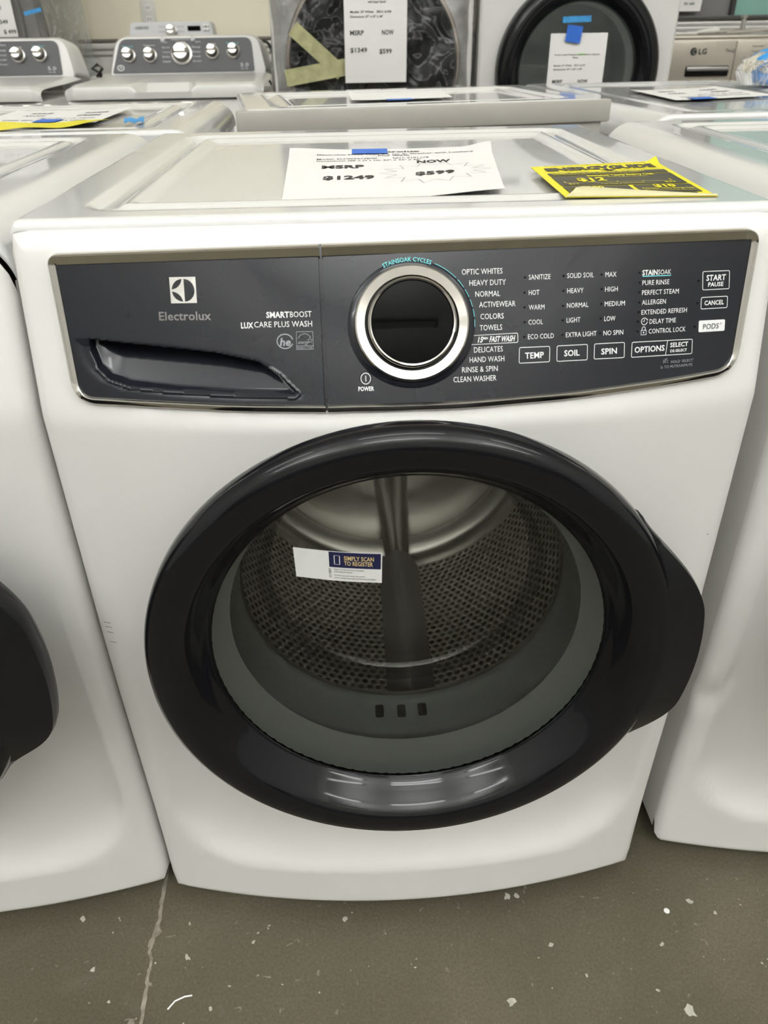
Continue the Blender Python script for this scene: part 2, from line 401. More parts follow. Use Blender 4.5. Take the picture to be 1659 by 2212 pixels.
mb = MB(); mb.disc((0.3808, -0.023), .0042, lambda x, y: (x, y, 0.0008), 14); mb.strip([(-.326, -.118), (-.318, -.108), (-.306, -.103), (-.296, -.102)], .0022, lambda x, y: (x, y, .0008))
mb.build('white_fleck', M['paper'], floor, smooth=False)

WB = 4.0
def quad_wall(name, a, b, z0, z1, m, th=0.08):
    mb = MB(); x0, y0 = a; x1, y1 = b
    mb.box(min(x0, x1), max(x0, x1), min(y0, y1), max(y0, y1), z0, z1)
    return struct(mb.build(name, m, smooth=False))
quad_wall('wall_back', (-6, WB), (6, WB+.1), 0, 6.4, M['cream'])
quad_wall('wall_left', (-6.1, -7.6), (-6, 4.1), 0, 6.4, M['wall_pale'])
quad_wall('wall_right', (6, -7.6), (6.1, 4.1), 0, 6.4, M['wall_pale'])
quad_wall('wall_front', (-6, -7.6), (6, -7.5), 1.75, 6.4, M['wall_pale'])
quad_wall('reflection_wall', (-6, -7.6), (6, -7.48), 0, 1.75, M['wall_low'])  # unseen dark lower wall, added to darken the fascia's reflection
quad_wall('ceiling', (-6.1, -7.6), (6.1, 4.1), 6.4, 6.5, M['ceil'])
mb = MB(); mb.box(-6, 1.4, WB-.035, WB-.002, 1.066, 1.080, .003); struct(mb.build('trim_1', M['darktrim']))
mb = MB(); mb.box(-6, 1.4, WB-.05, WB-.002, 0.0, 1.062, .004); mb.box(-6, 1.4, WB-.075, WB-.05, 1.035, 1.060, .008); mb.box(-6, 1.4, WB-.062, WB-.05, 1.010, 1.033, .004)
struct(mb.build('trim_3', M['trimwhite']))
for x, y in LAMP_SPOTS:
    t = thing('ceiling_light', 'white strip light fixture hung under the pale ceiling', 'light', (x, y, LAMP_Z), 0, 'strip lights under the ceiling')
    MB().box(-1.2, 1.2, -.19, .19, -.06, .06, .02).build('housing', M['fixture'], t)
    for sx in (-.9, .9): MB().box(sx-.01, sx+.01, -.01, .01, .06, .45).build('hanger', M['alu'], t)

# window bank on the right, beyond the silver machine
mb = MB()
X0, X1, YW = 1.40, 2.9, 3.62
for (a, b, c, d) in [(X0, X1, 1.116, 1.134), (1.795, 1.815, 1.134, 2.2), (X0, X1, 2.2, 2.24), (X0, X0+.02, 1.134, 2.2), (X1-.02, X1, 1.134, 2.2)]: mb.box(a, b, YW-.03, YW+.02, c, d, .003)
win = struct(mb.build('window_1', M['frame_dark']))
struct(MB().box(X0+.02, 1.795, YW-.004, YW+.004, 1.134, 2.2).build('pane', M['pane_grey'], win))
struct(MB().box(1.815, X1-.02, YW-.004, YW+.004, 1.134, 2.2).build('pane', M['pane_teal'], win))
mb = MB()
for k, (z, d) in enumerate([(1.098, .00), (1.078, .03), (1.058, .06)]): mb.box(X0, X1, YW-.06-d, YW+.02, z-.012, z+.012, .003)
struct(mb.build('window_sill', M['alu'], win)); struct(MB().box(X0, X1, YW-.01, YW+.04, 0, 1.10).build('wall_panel', M['wall_pale'], win))

# ================================================================== FRONT LOADER BUILDER
STK = ((-.1087, 0, .6988), (-.0271, 0, .6896), (-.0281, 0, .6566), (-.1078, 0, .6666))
RECESS = False; DENTS = ()
W = 0.343; DEPTH = 0.75; ZT = 0.962; ZB = 0.025
DZ = 0.570
def bulge(x): return .027 - .045*(1 - min(1, (x/W)**2))
def F0(x, z):
    s = min(1, max(0, (z-.795)/.15)); y = bulge(x)*(1-s) + .058*s
    if z > .937:
        d = min(1, (z-.937)/.017); y += .014*(1-math.sqrt(max(0, 1-d*d*.98)))
    return y
def F(x, z):
    y = F0(x, z)
    y += .016*(1-sstep(.08, .55, z))
    d = sd_rr(x, z, 0, 1.105, .316, 1.0, .115)
    if d < 0: y += .026*(1-math.exp(d/.034))*(1-sstep(.22, .80, z))
    for dx, dz, sx, sz, dp in DENTS:
        y += dp*math.exp(-((x-dx)/sx)**2 - ((z-dz)/sz)**2)
    if RECESS and -.31 < x < -.078 and .81 < z < .878:
        y += .034*sstep(.004, -.001, sd_poly(x, z, SC_OUT))
    e = min(W-abs(x), z-ZB+.004)
    if e < .013: y += .013 - math.sqrt(max(0, .013**2 - (.013-max(e, 0))**2))
    return y

def fascia_top(x): return .9403 + .0095*x
def fascia_bot(x): return .8092 + (.115 if x > 0 else .05)*x*x
XS = -.0722
FO = .004                    # how far the fascia stands off the front panel
def fas(x, z, off=0.0): return Vector((x, F0(x, z) - FO - off, z))

def loader_front(mbx, rt_, dcx, rh):
    """front sheet from the door hole out to the cabinet edge"""
    zt = .954
    angs = sorted(set([2*PI*i/260 for i in range(260)] + [math.atan2(sz, sx) % (2*PI) for sx in (W-dcx, -W-dcx) for sz in (zt-DZ, ZB-DZ)]))
    def bnd(a):
        c, s = math.cos(a), math.sin(a)
        t = min([(W*(1 if c > 0 else -1)-dcx)/c] if abs(c) > 1e-9 else [9] + []) if abs(c) > 1e-9 else 9
        t2 = ((zt if s > 0 else ZB)-DZ)/s if abs(s) > 1e-9 else 9
        t = min(t, t2); x, z = dcx+c*t, DZ+s*t
        for sx in (-1, 1):
            for (zz, sz, r) in ((zt, 1, rt_), (ZB, -1, .022)):
                cx, cz = sx*(W-r), zz-sz*r
                if r > 0 and (x-cx)*sx > 0 and (z-cz)*sz > 0:
                    d = Vector((x-cx, z-cz)).normalized()*r; x, z = cx+d.x, cz+d.y
        return x, z
    near = [.0, .0006, .0015, .003, .005, .0075, .0105, .014, .02, .028]
    rows = []
    for a in angs:
        bx, bz = bnd(a); L = math.hypot(bx-dcx, bz-DZ); c, s = (bx-dcx)/L, (bz-DZ)/L
        rr = lin(rh, L-.032, 34) + [L-d for d in reversed(near)]
        rows.append([Vector((dcx+c*q, F(dcx+c*q, DZ+s*q), DZ+s*q)) for q in rr])
    n = len(rows[0]); v = [p for r in rows for p in r]; f = []
    for i in range(len(rows)):
        k = (i+1) % len(rows)
        for j in range(n-1): f.append((i*n+j, i*n+j+1, k*n+j+1, k*n+j))
    mbx.add(v, f)

def top_height(x, y, rs, y0, y1, dz=ZT):
    z = dz
    d = W-abs(x)
    if d < rs: z -= rs - math.sqrt(max(0, rs*rs - (rs-d)**2))
    d = min(y-y0, y1-y)
    if d < .008: z -= .008 - math.sqrt(max(0, .008**2 - (.008-max(0, d))**2))
    ins = .052 + (rs if rs > .02 else 0)*.8
    a = -sd_rr(x, y, 0, (y0+.038+y1-.05)/2, W-ins, (y1-.05-y0-.038)/2, .035)
    z -= .0045*sstep(0, .009, a)
    z += .0035*sstep(.024, .032, a) - .0045*sstep(.038, .050, a)
    return z
def make_top(mbx, rs, y0, y1, dz=ZT):
    e = [0, .0008, .002, .004, .006, .008]
    xs = [-W+q for q in e] + lin(-W+.011, W-.011, 110) + [W-q for q in reversed(e)]
    if rs > .02: xs = [-W + rs*(1-math.cos(i*PI/24)) for i in range(12)] + lin(-W+rs, W-rs, 100) + [W - rs*(1-math.cos((11-i)*PI/24)) for i in range(12)]
    ys = [y0+q for q in e] + lin(y0+.011, y1-.011, 110) + [y1-q for q in reversed(e)]
    mbx.grid(lambda x, y: Vector((x, y, top_height(x, y, rs, y0, y1, dz))), xs, ys)
    zl = dz-.022
    def side(pts, flip):
        v = []
        for p in pts: v += [p, Vector((p.x, p.y, min(zl, p.z-.004)))]
        f = [(2*i, 2*i+1, 2*i+3, 2*i+2) for i in range(len(pts)-1)]
        mbx.add(v, [tuple(reversed(q)) for q in f] if flip else f)
    T = lambda x, y: Vector((x, y, top_height(x, y, rs, y0, y1, dz)))
    side([T(x, y0) for x in xs], False); side([T(x, y1) for x in xs], True)
    side([T(-W, y) for y in ys], True); side([T(W, y) for y in ys], False)

def sweep_trim(mbx, path, closed=False):
    """chrome bead along an (x, z) path that runs clockwise seen from the front"""
    n = len(path); rows = []
    for i, p in enumerate(path):
        a = Vector(path[max(0, i-1)]); b = Vector(path[min(n-1, i+1)]); d = (b-a).normalized()
        nn = Vector((d.y, -d.x))        # inward
        w = .0058 + .0030*max(0, -nn.y); oo = .0044-.0026*max(0, nn.y); oi = .0016+.0026*max(0, nn.y)
        q = Vector(p); pr = []
        for t, o in ((-.0004, -.006), (0, oo-.0012), (.0010, oo), (w-.0008, oi), (w, oi-.0010), (w+.0003, -.003)):
            s = q + nn*t; pr.append(fas(s.x, s.y, o))
        rows.append(pr)
    m = len(rows[0]); v = [x for r in rows for x in r]; f = []
    for i in range(n-1):
        for j in range(m-1): f.append((i*m+j, i*m+j+1, (i+1)*m+j+1, (i+1)*m+j))
    f += [tuple(range(m)), tuple(reversed(range((n-1)*m, n*m)))]
    mbx.add(v, f)

def poly_cols(poly, xs):
    out = []
    for x in xs:
        zs = []
        for (x0, z0), (x1, z1) in zip(poly, poly[1:]+poly[:1]):
            if (x0 <= x < x1) or (x1 <= x < x0): zs.append(z0 + (z1-z0)*(x-x0)/(x1-x0))
        if len(zs) >= 2: out.append((x, min(zs), max(zs)))
    return out

RX = lambda z: .311 + .0075*(z-.83)/.107
right_tr = rounded([(XS+.001, fascia_top(XS)), (RX(.943), fascia_top(.318)), (RX(.8195), fascia_bot(.311)), (.25, fascia_bot(.25)), (.15, fascia_bot(.15)), (.05, fascia_bot(.05)), (XS+.001, fascia_bot(XS))], [0, .013, .022, .02, .02, .02, 0])
LXX = lambda z: -.3085 + .006*(.934-z)/.112
left_tr = rounded([(XS-.001, fascia_bot(XS)), (-.15, fascia_bot(-.15)), (-.23, fascia_bot(-.23)+.0005), (LXX(.8135), .8135), (LXX(.9375), fascia_top(-.3085)), (XS-.001, fascia_top(XS))], [0, .02, .02, .020, .009, 0])

SC_OUT = [(-.296, .8689), (-.2946, .8548), (-.2879, .8404), (-.2768, .8309), (-.2566, .8234), (-.2132, .8200), (-.1445, .8180), (-.0945, .8185), (-.0905, .8235), (-.0931, .8275), (-.1109, .8417), (-.1305, .8531), (-.17, .8605), (-.2091, .8648), (-.2599, .8685), (-.2821, .8695)]
def sd_poly(x, z, P):
    d = 9.0; s = 1.0; n = len(P); j = n-1
    for i in range(n):
        ex, ez = P[j][0]-P[i][0], P[j][1]-P[i][1]; wx, wz = x-P[i][0], z-P[i][1]
        t = min(1, max(0, (wx*ex+wz*ez)/(ex*ex+ez*ez))); d = min(d, math.hypot(wx-ex*t, wz-ez*t))
        if (P[i][1] <= z) != (P[j][1] <= z):
            if x < (P[j][0]-P[i][0])*(z-P[i][1])/(P[j][1]-P[i][1]) + P[i][0]: s = -s
        j = i
    return d*s
SC_IN = [(-.2821, .869), (-.2830, .858), (-.2773, .8430), (-.268, .8340), (-.2500, .8285), (-.2132, .8260), (-.1445, .8230), (-.1000, .8222), (-.0965, .8245), (-.1125, .8392), (-.1315, .8500), (-.17, .8575), (-.2091, .8615), (-.2599, .8662)]
def scoop(x, z):
    if z > .873 or z < .814: return 0
    d2 = sd_poly(x, z, SC_IN); d1 = sd_poly(x, z, SC_OUT)
    o = 0
    if d1 < 0: o += .0014*sstep(0, .008, -d1)
    if d2 < 0:
        t = min(1, max(0, (z-.822)/.044)); left = sstep(0, .030, x+.283)
        o += (.002 + .024*t*(.35+.65*left))*sstep(0, .0035, -d2)
    elif d2 < .0016 and z < .845: o -= .0012
    return o

def make_fascia(root, printed):
    # --- control side
    cp = MB()
    xs = [XS+.0008, XS+.002] + lin(XS+.004, .290, 90) + lin(.2915, .3183, 26)
    cols = poly_cols(right_tr, xs)
    cp.grid(lambda i, t: fas(cols[i][0], cols[i][1] + (cols[i][2]-cols[i][1])*t), range(len(cols)), lin(0, 1, 40), flip=False)
    cp.grid(lambda x, t: fas(x, fascia_bot(x)+(fascia_top(x)-fascia_bot(x))*t, -.0035), [XS-.005, XS+.005], lin(0, 1, 30))
    panel = cp.build('control_panel', M['fascia'], root)
    tb = MB(); sweep_trim(tb, right_tr); tb.build('panel_trim', M['chrome'], panel)
    # --- drawer side
    db = MB()
    if printed:
        xs = lin(LXX(.934)+.0002, -.298, 14) + lin(-.297, -.088, 230) + lin(-.087, XS-.0008, 12); nz = 120
    else: xs = lin(LXX(.934)+.0002, XS-.0008, 60); nz = 20
    cols = poly_cols(left_tr, xs)
    db.grid(lambda i, t: fas(cols[i][0], cols[i][1] + (cols[i][2]-cols[i][1])*t, -scoop(cols[i][0], cols[i][1] + (cols[i][2]-cols[i][1])*t) if printed else 0), range(len(cols)), lin(0, 1, nz), flip=False)
    drawer = db.build('detergent_drawer', M['fascia'], root, auto=math.radians(60))
    tb = MB(); sweep_trim(tb, left_tr); tb.build('drawer_trim', M['chrome'], drawer)
    # --- dial
    zc = .8767; xc = .0055
    nrm = Vector((0, -1, (F0(xc, zc+.03)-F0(xc, zc-.03))/.06)).normalized(); nrm = Vector((0, -1, -nrm.z*0 + (F0(xc, zc+.03)-F0(xc, zc-.03))/.06)).normalized()
    c = fas(xc, zc)
    MB().lathe([(.0574, -.004), (.0568, -.0006), (.0552, .0005), (.0530, .0016), (.0500, .0024)], c, nrm, 96).build('dial_skirt', M['fascia'], panel)
    MB().lathe([(.0508, .001), (.0507, .0065), (.0500, .0086), (.0486, .0096), (.0415, .0086), (.0408, .0075), (.0405, .004)], c, nrm, 96).build('dial_bezel', M['chrome'], panel)
    MB().lathe([(.0406, .0048), (.0385, .0048), (.0384, .0052)], c, nrm, 64).build('dial_groove', M['black'], panel)
    MB().lathe([(.0397, .004), (.0395, .0105), (.0386, .0147), (.0372, .0160), (.0360, .0155), (.0355, .0140)], c, nrm, 96).build('dial_knob', M['chrome'], panel)
    MB().lathe([(.0357, .0143), (.0350, .0151), (.02, .0157), (0, .0159)], c, nrm, 64).build('dial_screen', M['black_glass'], panel)
    if not printed: return
    PR = lambda x, z: fas(x, z, .0004)
    # --- printing on the control side: 0 white, 1 grey, 2 teal, 3 dark
    P = MB()
    rows = [('OPTIC WHITES', 0.0514, 0.0876, 0.9161, 0.0042, 0),('HEAVY DUTY', 0.0579, 0.0904, 0.9074, 0.0042, 0),('NORMAL', 0.063, 0.0851, 0.8987, 0.0042, 0),('ACTIVEWEAR', 0.0662, 0.0988, 0.8904, 0.0042, 0),('COLORS', 0.0671, 0.088, 0.8811, 0.0042, 0),('TOWELS', 0.0663, 0.0864, 0.8723, 0.0042, 0),('DELICATES', 0.0607, 0.0867, 0.8552, 0.0042, 0),('HAND WASH', 0.0566, 0.0879, 0.8475, 0.0042, 0),('RINSE & SPIN', 0.0496, 0.0818, 0.8399, 0.0042, 0),('CLEAN WASHER', 0.0416, 0.0804, 0.8325, 0.0042, 0),('15', 0.0642, 0.0685, 0.8631, 0.0042, 2),('MIN', 0.069, 0.0735, 0.864, 0.0018, 1),('FAST WASH', 0.0746, 0.0972, 0.8631, 0.0042, 2),('POWER', -0.0435, -0.0295, 0.8276, 0.0032, 1),('SANITIZE', 0.111, 0.1305, 0.9104, 0.0038, 0),('HOT', 0.1109, 0.1203, 0.8984, 0.0038, 0),('WARM', 0.1107, 0.1249, 0.8868, 0.0038, 0),('COOL', 0.1103, 0.1233, 0.8752, 0.0038, 0),('ECO COLD', 0.1097, 0.1333, 0.8637, 0.0038, 0),('SOLID SOIL', 0.1456, 0.1696, 0.9106, 0.0038, 0),('HEAVY', 0.1456, 0.1604, 0.8987, 0.0038, 0),('NORMAL', 0.1453, 0.165, 0.8871, 0.0038, 0),('LIGHT', 0.145, 0.1575, 0.8754, 0.0038, 0),('EXTRA LIGHT', 0.1443, 0.1726, 0.8637, 0.0038, 0),('MAX', 0.1802, 0.1902, 0.9104, 0.0038, 0),('HIGH', 0.1801, 0.1916, 0.8987, 0.0038, 0),('MEDIUM', 0.1799, 0.1985, 0.887, 0.0038, 0),('LOW', 0.1797, 0.19, 0.8751, 0.0038, 0),('NO SPIN', 0.1791, 0.1976, 0.8635, 0.0038, 0),('SOAK', 0.2285, 0.2403, 0.9107, 0.0038, 0),('PURE RINSE', 0.2142, 0.2391, 0.9026, 0.0038, 0),('PERFECT STEAM', 0.2142, 0.2484, 0.8947, 0.0038, 0),('ALLERGEN', 0.2144, 0.2367, 0.8868, 0.0038, 0),('EXTENDED REFRESH', 0.2142, 0.2571, 0.8787, 0.0038, 0),('DELAY TIME', 0.2221, 0.2471, 0.8708, 0.0038, 0),('CONTROL LOCK', 0.2217, 0.2569, 0.8628, 0.0038, 0),('STAIN', 0.2139, 0.2279, 0.9107, 0.004, 1),("HOLD 'SELECT'", 0.2445, 0.2665, 0.8357, 0.0022, 4),('3s TO MUTE/UNMUTE', 0.2343, 0.266, 0.8318, 0.0022, 4)]
    for s, x0, x1, z, cap, b in rows:
        put_text(P, s, PR, x0, x1, z, cap, 0.028 if b in (1, 2) else 0.0, 0.25 if b == 2 else 0, 1 if b == 4 else 0)
    box = rounded([(.0540, .8664), (.1004, .8671), (.1005, .8597), (.0530, .8594)], [0, .0012, .0012, 0], 4)
    P.strip(box, .0005, PR, True)
    P.strip([(.214, .9078), (.2404, .9078)], .0007, PR, mi=2)
    # clock, padlock and muted speaker signs
    cx, cz = .2172, .8712
    P.strip([(cx+.0028*math.cos(a), cz+.0028*math.sin(a)) for a in lin(.6, 2*PI-.1, 22)], .0005, PR)
    P.strip([(cx, cz+.0018), (cx, cz), (cx-.0015, cz)], .0005, PR); P.poly([(cx+.0033, cz+.0018), (cx+.0018, cz+.0016), (cx+.0030, cz+.0004)], PR)
    cx, cz = .2168, .8628
    P.strip([(cx-.0024, cz+.0010), (cx+.0024, cz+.0010), (cx+.0024, cz-.0026), (cx-.0024, cz-.0026)], .0005, PR, True)
    P.strip([(cx-.0015, cz+.001)] + [(cx+.0015*math.cos(a), cz+.0026+.0014*math.sin(a)) for a in lin(PI, 0, 9)] + [(cx+.0015, cz+.001)], .0005, PR); P.disc((cx, cz-.0008), .0007, PR, 8)
    cx, cz = .2389, .8371
    P.strip([(cx-.0020, cz+.0008), (cx-.001, cz+.0008), (cx+.0004, cz+.002), (cx+.0004, cz-.002), (cx-.001, cz-.0008), (cx-.0020, cz-.0008)], .00035, PR, True, 1)
    P.strip([(cx-.0022, cz-.0020), (cx+.0016, cz+.0022)], .00035, PR, mi=1); P.strip([(cx+.0014, cz-.0012), (cx+.0026, cz-.0018)], .00035, PR, mi=1); P.strip([(cx+.0014, cz+.0002), (cx+.0028, cz+.0002)], .00035, PR, mi=1)
    # teal arc lettering round the dial skirt
    ux = Vector((1, 0, 0)); uz = nrm.cross(ux)*-1 if nrm.cross(ux).z < 0 else nrm.cross(ux)
    def polar(a, r): return c + ux*(r*math.cos(a)) + uz*(r*math.sin(a)) + nrm*(.0006 + .34*max(0, .0565-r)+.0003)
    v, f = text_geo('STAINSOAK CYCLES', 0.012); x0 = min(p[0] for p in v); x1 = max(p[0] for p in v)
    A0, A1 = math.radians(115), math.radians(70); r0 = .0541; kk = .0038/CAP
    def arc(px, py): return polar(A0 + (A1-A0)*(px-x0)/(x1-x0), r0 + py*kk)
    P.add([arc(*p) for p in v], f, 2)
    for a0, a1 in [(67, 44), (42, 33), (31, 23), (21, 14), (12, 5), (3, -4)]:
        an = [math.radians(q) for q in lin(a0, a1, 10)]
        vv = []
        for a in an: vv += [polar(a, .0565), polar(a, .0560)]
        P.add(vv, [(2*i, 2*i+1, 2*i+3, 2*i+2) for i in range(9)], 2)
    P.build('printed_lettering', [M['print_white'], M['print_grey'], M['print_teal']], panel, smooth=False)
    # indicator lamps
    for x, z in [(0.1077, 0.9103), (0.1071, 0.8984), (0.1069, 0.8869), (0.1068, 0.8753), (0.1063, 0.8636), (0.1424, 0.9105), (0.1422, 0.8987), (0.1419, 0.8869), (0.1416, 0.8754), (0.1411, 0.8638), (0.1768, 0.9105), (0.177, 0.899), (0.1768, 0.8871), (0.1765, 0.8755), (0.176, 0.8636), (0.2116, 0.9107), (0.2119, 0.9028), (0.2117, 0.895), (0.212, 0.8868), (0.2116, 0.8791), (0.2113, 0.8713), (0.211, 0.8631), (0.2665, 0.9022), (0.2667, 0.8838), (0.2658, 0.8642)]:
        q = fas(x, z); MB().lathe([(.0010, -.0005), (.0010, .0003), (.0007, .0006), (0, .0007)], q, nrm, 10).build('indicator_light', M['black_glass'], panel)
    # touch buttons
    def button(corners, txt, fill=False, extra=None):
        b = MB(); o = rounded(corners, .0014, 5)
        if fill: b.poly(o, PR); fnt = lambda x, z: fas(x, z, .0008); mi = 1
        else: b.strip(o, .00055, PR, True); fnt = PR; mi = 0
        for s, x0, x1, z, cap, bo in txt: put_text(b, s, fnt, x0, x1, z, cap, bo, 0, mi)
        if extra: b.strip(extra, .0005, PR)
        return b.build('button', [M['print_white'], M['print_black']], panel, smooth=False)
    button([(0.1018, 0.8555), (0.1295, 0.8553), (0.1292, 0.843), (0.1013, 0.8431)], [('TEMP', 0.1068, 0.124, 0.8488, 0.0046, .02)])
    button([(0.1362, 0.8553), (0.1643, 0.8552), (0.1641, 0.8427), (0.1359, 0.8429)], [('SOIL', 0.1428, 0.157, 0.849, 0.0046, .02)])
    button([(0.1709, 0.8552), (0.199, 0.855), (0.199, 0.8425), (0.1706, 0.8429)], [('SPIN', 0.1772, 0.192, 0.8486, 0.0046, .02)])
    button([(0.2062, 0.8546), (0.2642, 0.8537), (0.2646, 0.8413), (0.2058, 0.8422)], [('OPTIONS', 0.2088, 0.2375, 0.8481, 0.0046, .02), ('SELECT', 0.2429, 0.2603, 0.8500, 0.0036, .02), ('DE-SELECT', 0.2432, 0.2594, 0.8450, 0.0022, .02)], extra=[(.2402, .8543), (.2388, .8417)])
    button([(0.2698, 0.9097), (0.2948, 0.9097), (0.2959, 0.8945), (0.2708, 0.8946)], [('START', 0.2736, 0.2917, 0.9043, 0.0046, .02), ('PAUSE', 0.2757, 0.29, 0.8988, 0.0034, .02)])
    button([(0.2701, 0.8883), (0.2951, 0.8883), (0.2957, 0.8786), (0.2705, 0.8787)], [('CANCEL', 0.2735, 0.2921, 0.8835, 0.0036, .02)])
    button([(0.2693, 0.869), (0.2949, 0.8686), (0.2953, 0.8588), (0.2697, 0.8591)], [('PODS', 0.2738, 0.2890, 0.8637, 0.0044, .0), ('®', 0.2900, 0.2914, 0.8655, 0.0012, 0)], True)
    b = MB(); pc = fas(-.0366, .8361)
    b.lathe([(.0056, -.001), (.0056, .0008), (.0050, .0014), (0, .0014)], pc, nrm, 32, mi=1)
    pw = lambda x, z: Vector((x, pc.y-.0017+(z-.8361)*(-nrm.z/nrm.y), z))
    b.strip([(-.0366+.0043*math.cos(a), .8361+.0043*math.sin(a)) for a in lin(0, 2*PI*31/32, 32)], .0006, pw, True)
    b.strip([(-.0366, .8384), (-.0366, .8338)], .0006, pw)
    b.build('power_button', [M['print_white'], M['fascia']], panel)
    # --- printing on the drawer front
    P = MB()
    for s, x0, x1, z, cap, bo in [('SMART', -0.1221, -0.1020, 0.8868, 0.0044, .028), ('BOOST', -0.1012, -0.0822, 0.8869, 0.0044, 0), ('LUX', -0.1448, -0.134, 0.8789, 0.0044, .028), ('CARE PLUS WASH', -0.1332, -0.0821, 0.8794, 0.0044, 0)]:
        put_text(P, s, PR, x0, x1, z, cap, bo)
    P.strip([(-.1067+.0070*math.cos(a), .8660+.0056*math.sin(a)) for a in lin(.25, 2*PI-.35, 30)], .0009, PR, mi=1)
    put_text(P, 'he', PR, -.1114, -.1020, .8655, .0058, .03, .2, 1)
    P.strip([(-.0964, .8733), (-.0819, .8733), (-.0819, .8595), (-.0967, .8595)], .0005, PR, True, 1)
    P.strip([(-.0966, .8622), (-.0819, .8622)], .0004, PR, mi=1)
    put_text(P, 'ENERGY STAR', PR, -.0958, -.0828, .8608, .0014, 0, 0, 1)
    put_text(P, 'energy', PR, -.0955, -.0862, .8652, .0028, 0, .35, 1)
    P.strip([(-.0893+.0062*math.cos(a), .8655+.0062*math.sin(a)) for a in lin(2.7, .5, 14)], .0004, PR, mi=1)
    P.strip([(-.0846+(.0024 if k % 2 == 0 else .0010)*math.cos(PI/2+k*PI/5), .8664+(.0024 if k % 2 == 0 else .0010)*math.sin(PI/2+k*PI/5)) for k in range(10)], .0004, PR, True, 1)
    P.build('printed_lettering', [M['print_white'], M['print_grey']], drawer, smooth=False)
    E = MB()
    lx, lz, hw = -.19365, .90735, .0114
    E.poly([(lx-hw, lz-hw*.9), (lx+hw, lz-hw*.9), (lx+hw, lz+hw*.9), (lx-hw, lz+hw*.9)], PR, 0)
    D2 = lambda x, z: fas(lx+x*hw, lz+z*hw*.9, .0008)
    R_ = .86
    E.poly([(.09+math.cos(a)*(R_-.09)*1.0, math.sin(a)*R_) for a in lin(-PI/2, PI/2, 24)], D2, 1)
    for sg in (1, -1):
        out = [(-.04+(R_-.04)*math.cos(a), sg*R_*math.sin(a)) for a in lin(PI*.97, PI/2+.03, 14)]
        p0, p1 = out[-1], out[0]; inn = []
        for t in lin(0, 1, 12)[1:-1]:
            q = Vector(p0)*(1-t)**2 + Vector((-.22, .18*sg))*2*t*(1-t) + Vector(p1)*t*t; inn.append((q.x, q.y))
        E.poly(out+inn, D2, 1)
    put_text(E, 'Electrolux', PR, -.2167, -.1706, .887, .0066, .018, 0, 2)
    E.build('emblem', [M['silver_print'], M['fascia'], M['silver_dim']], drawer, smooth=False)

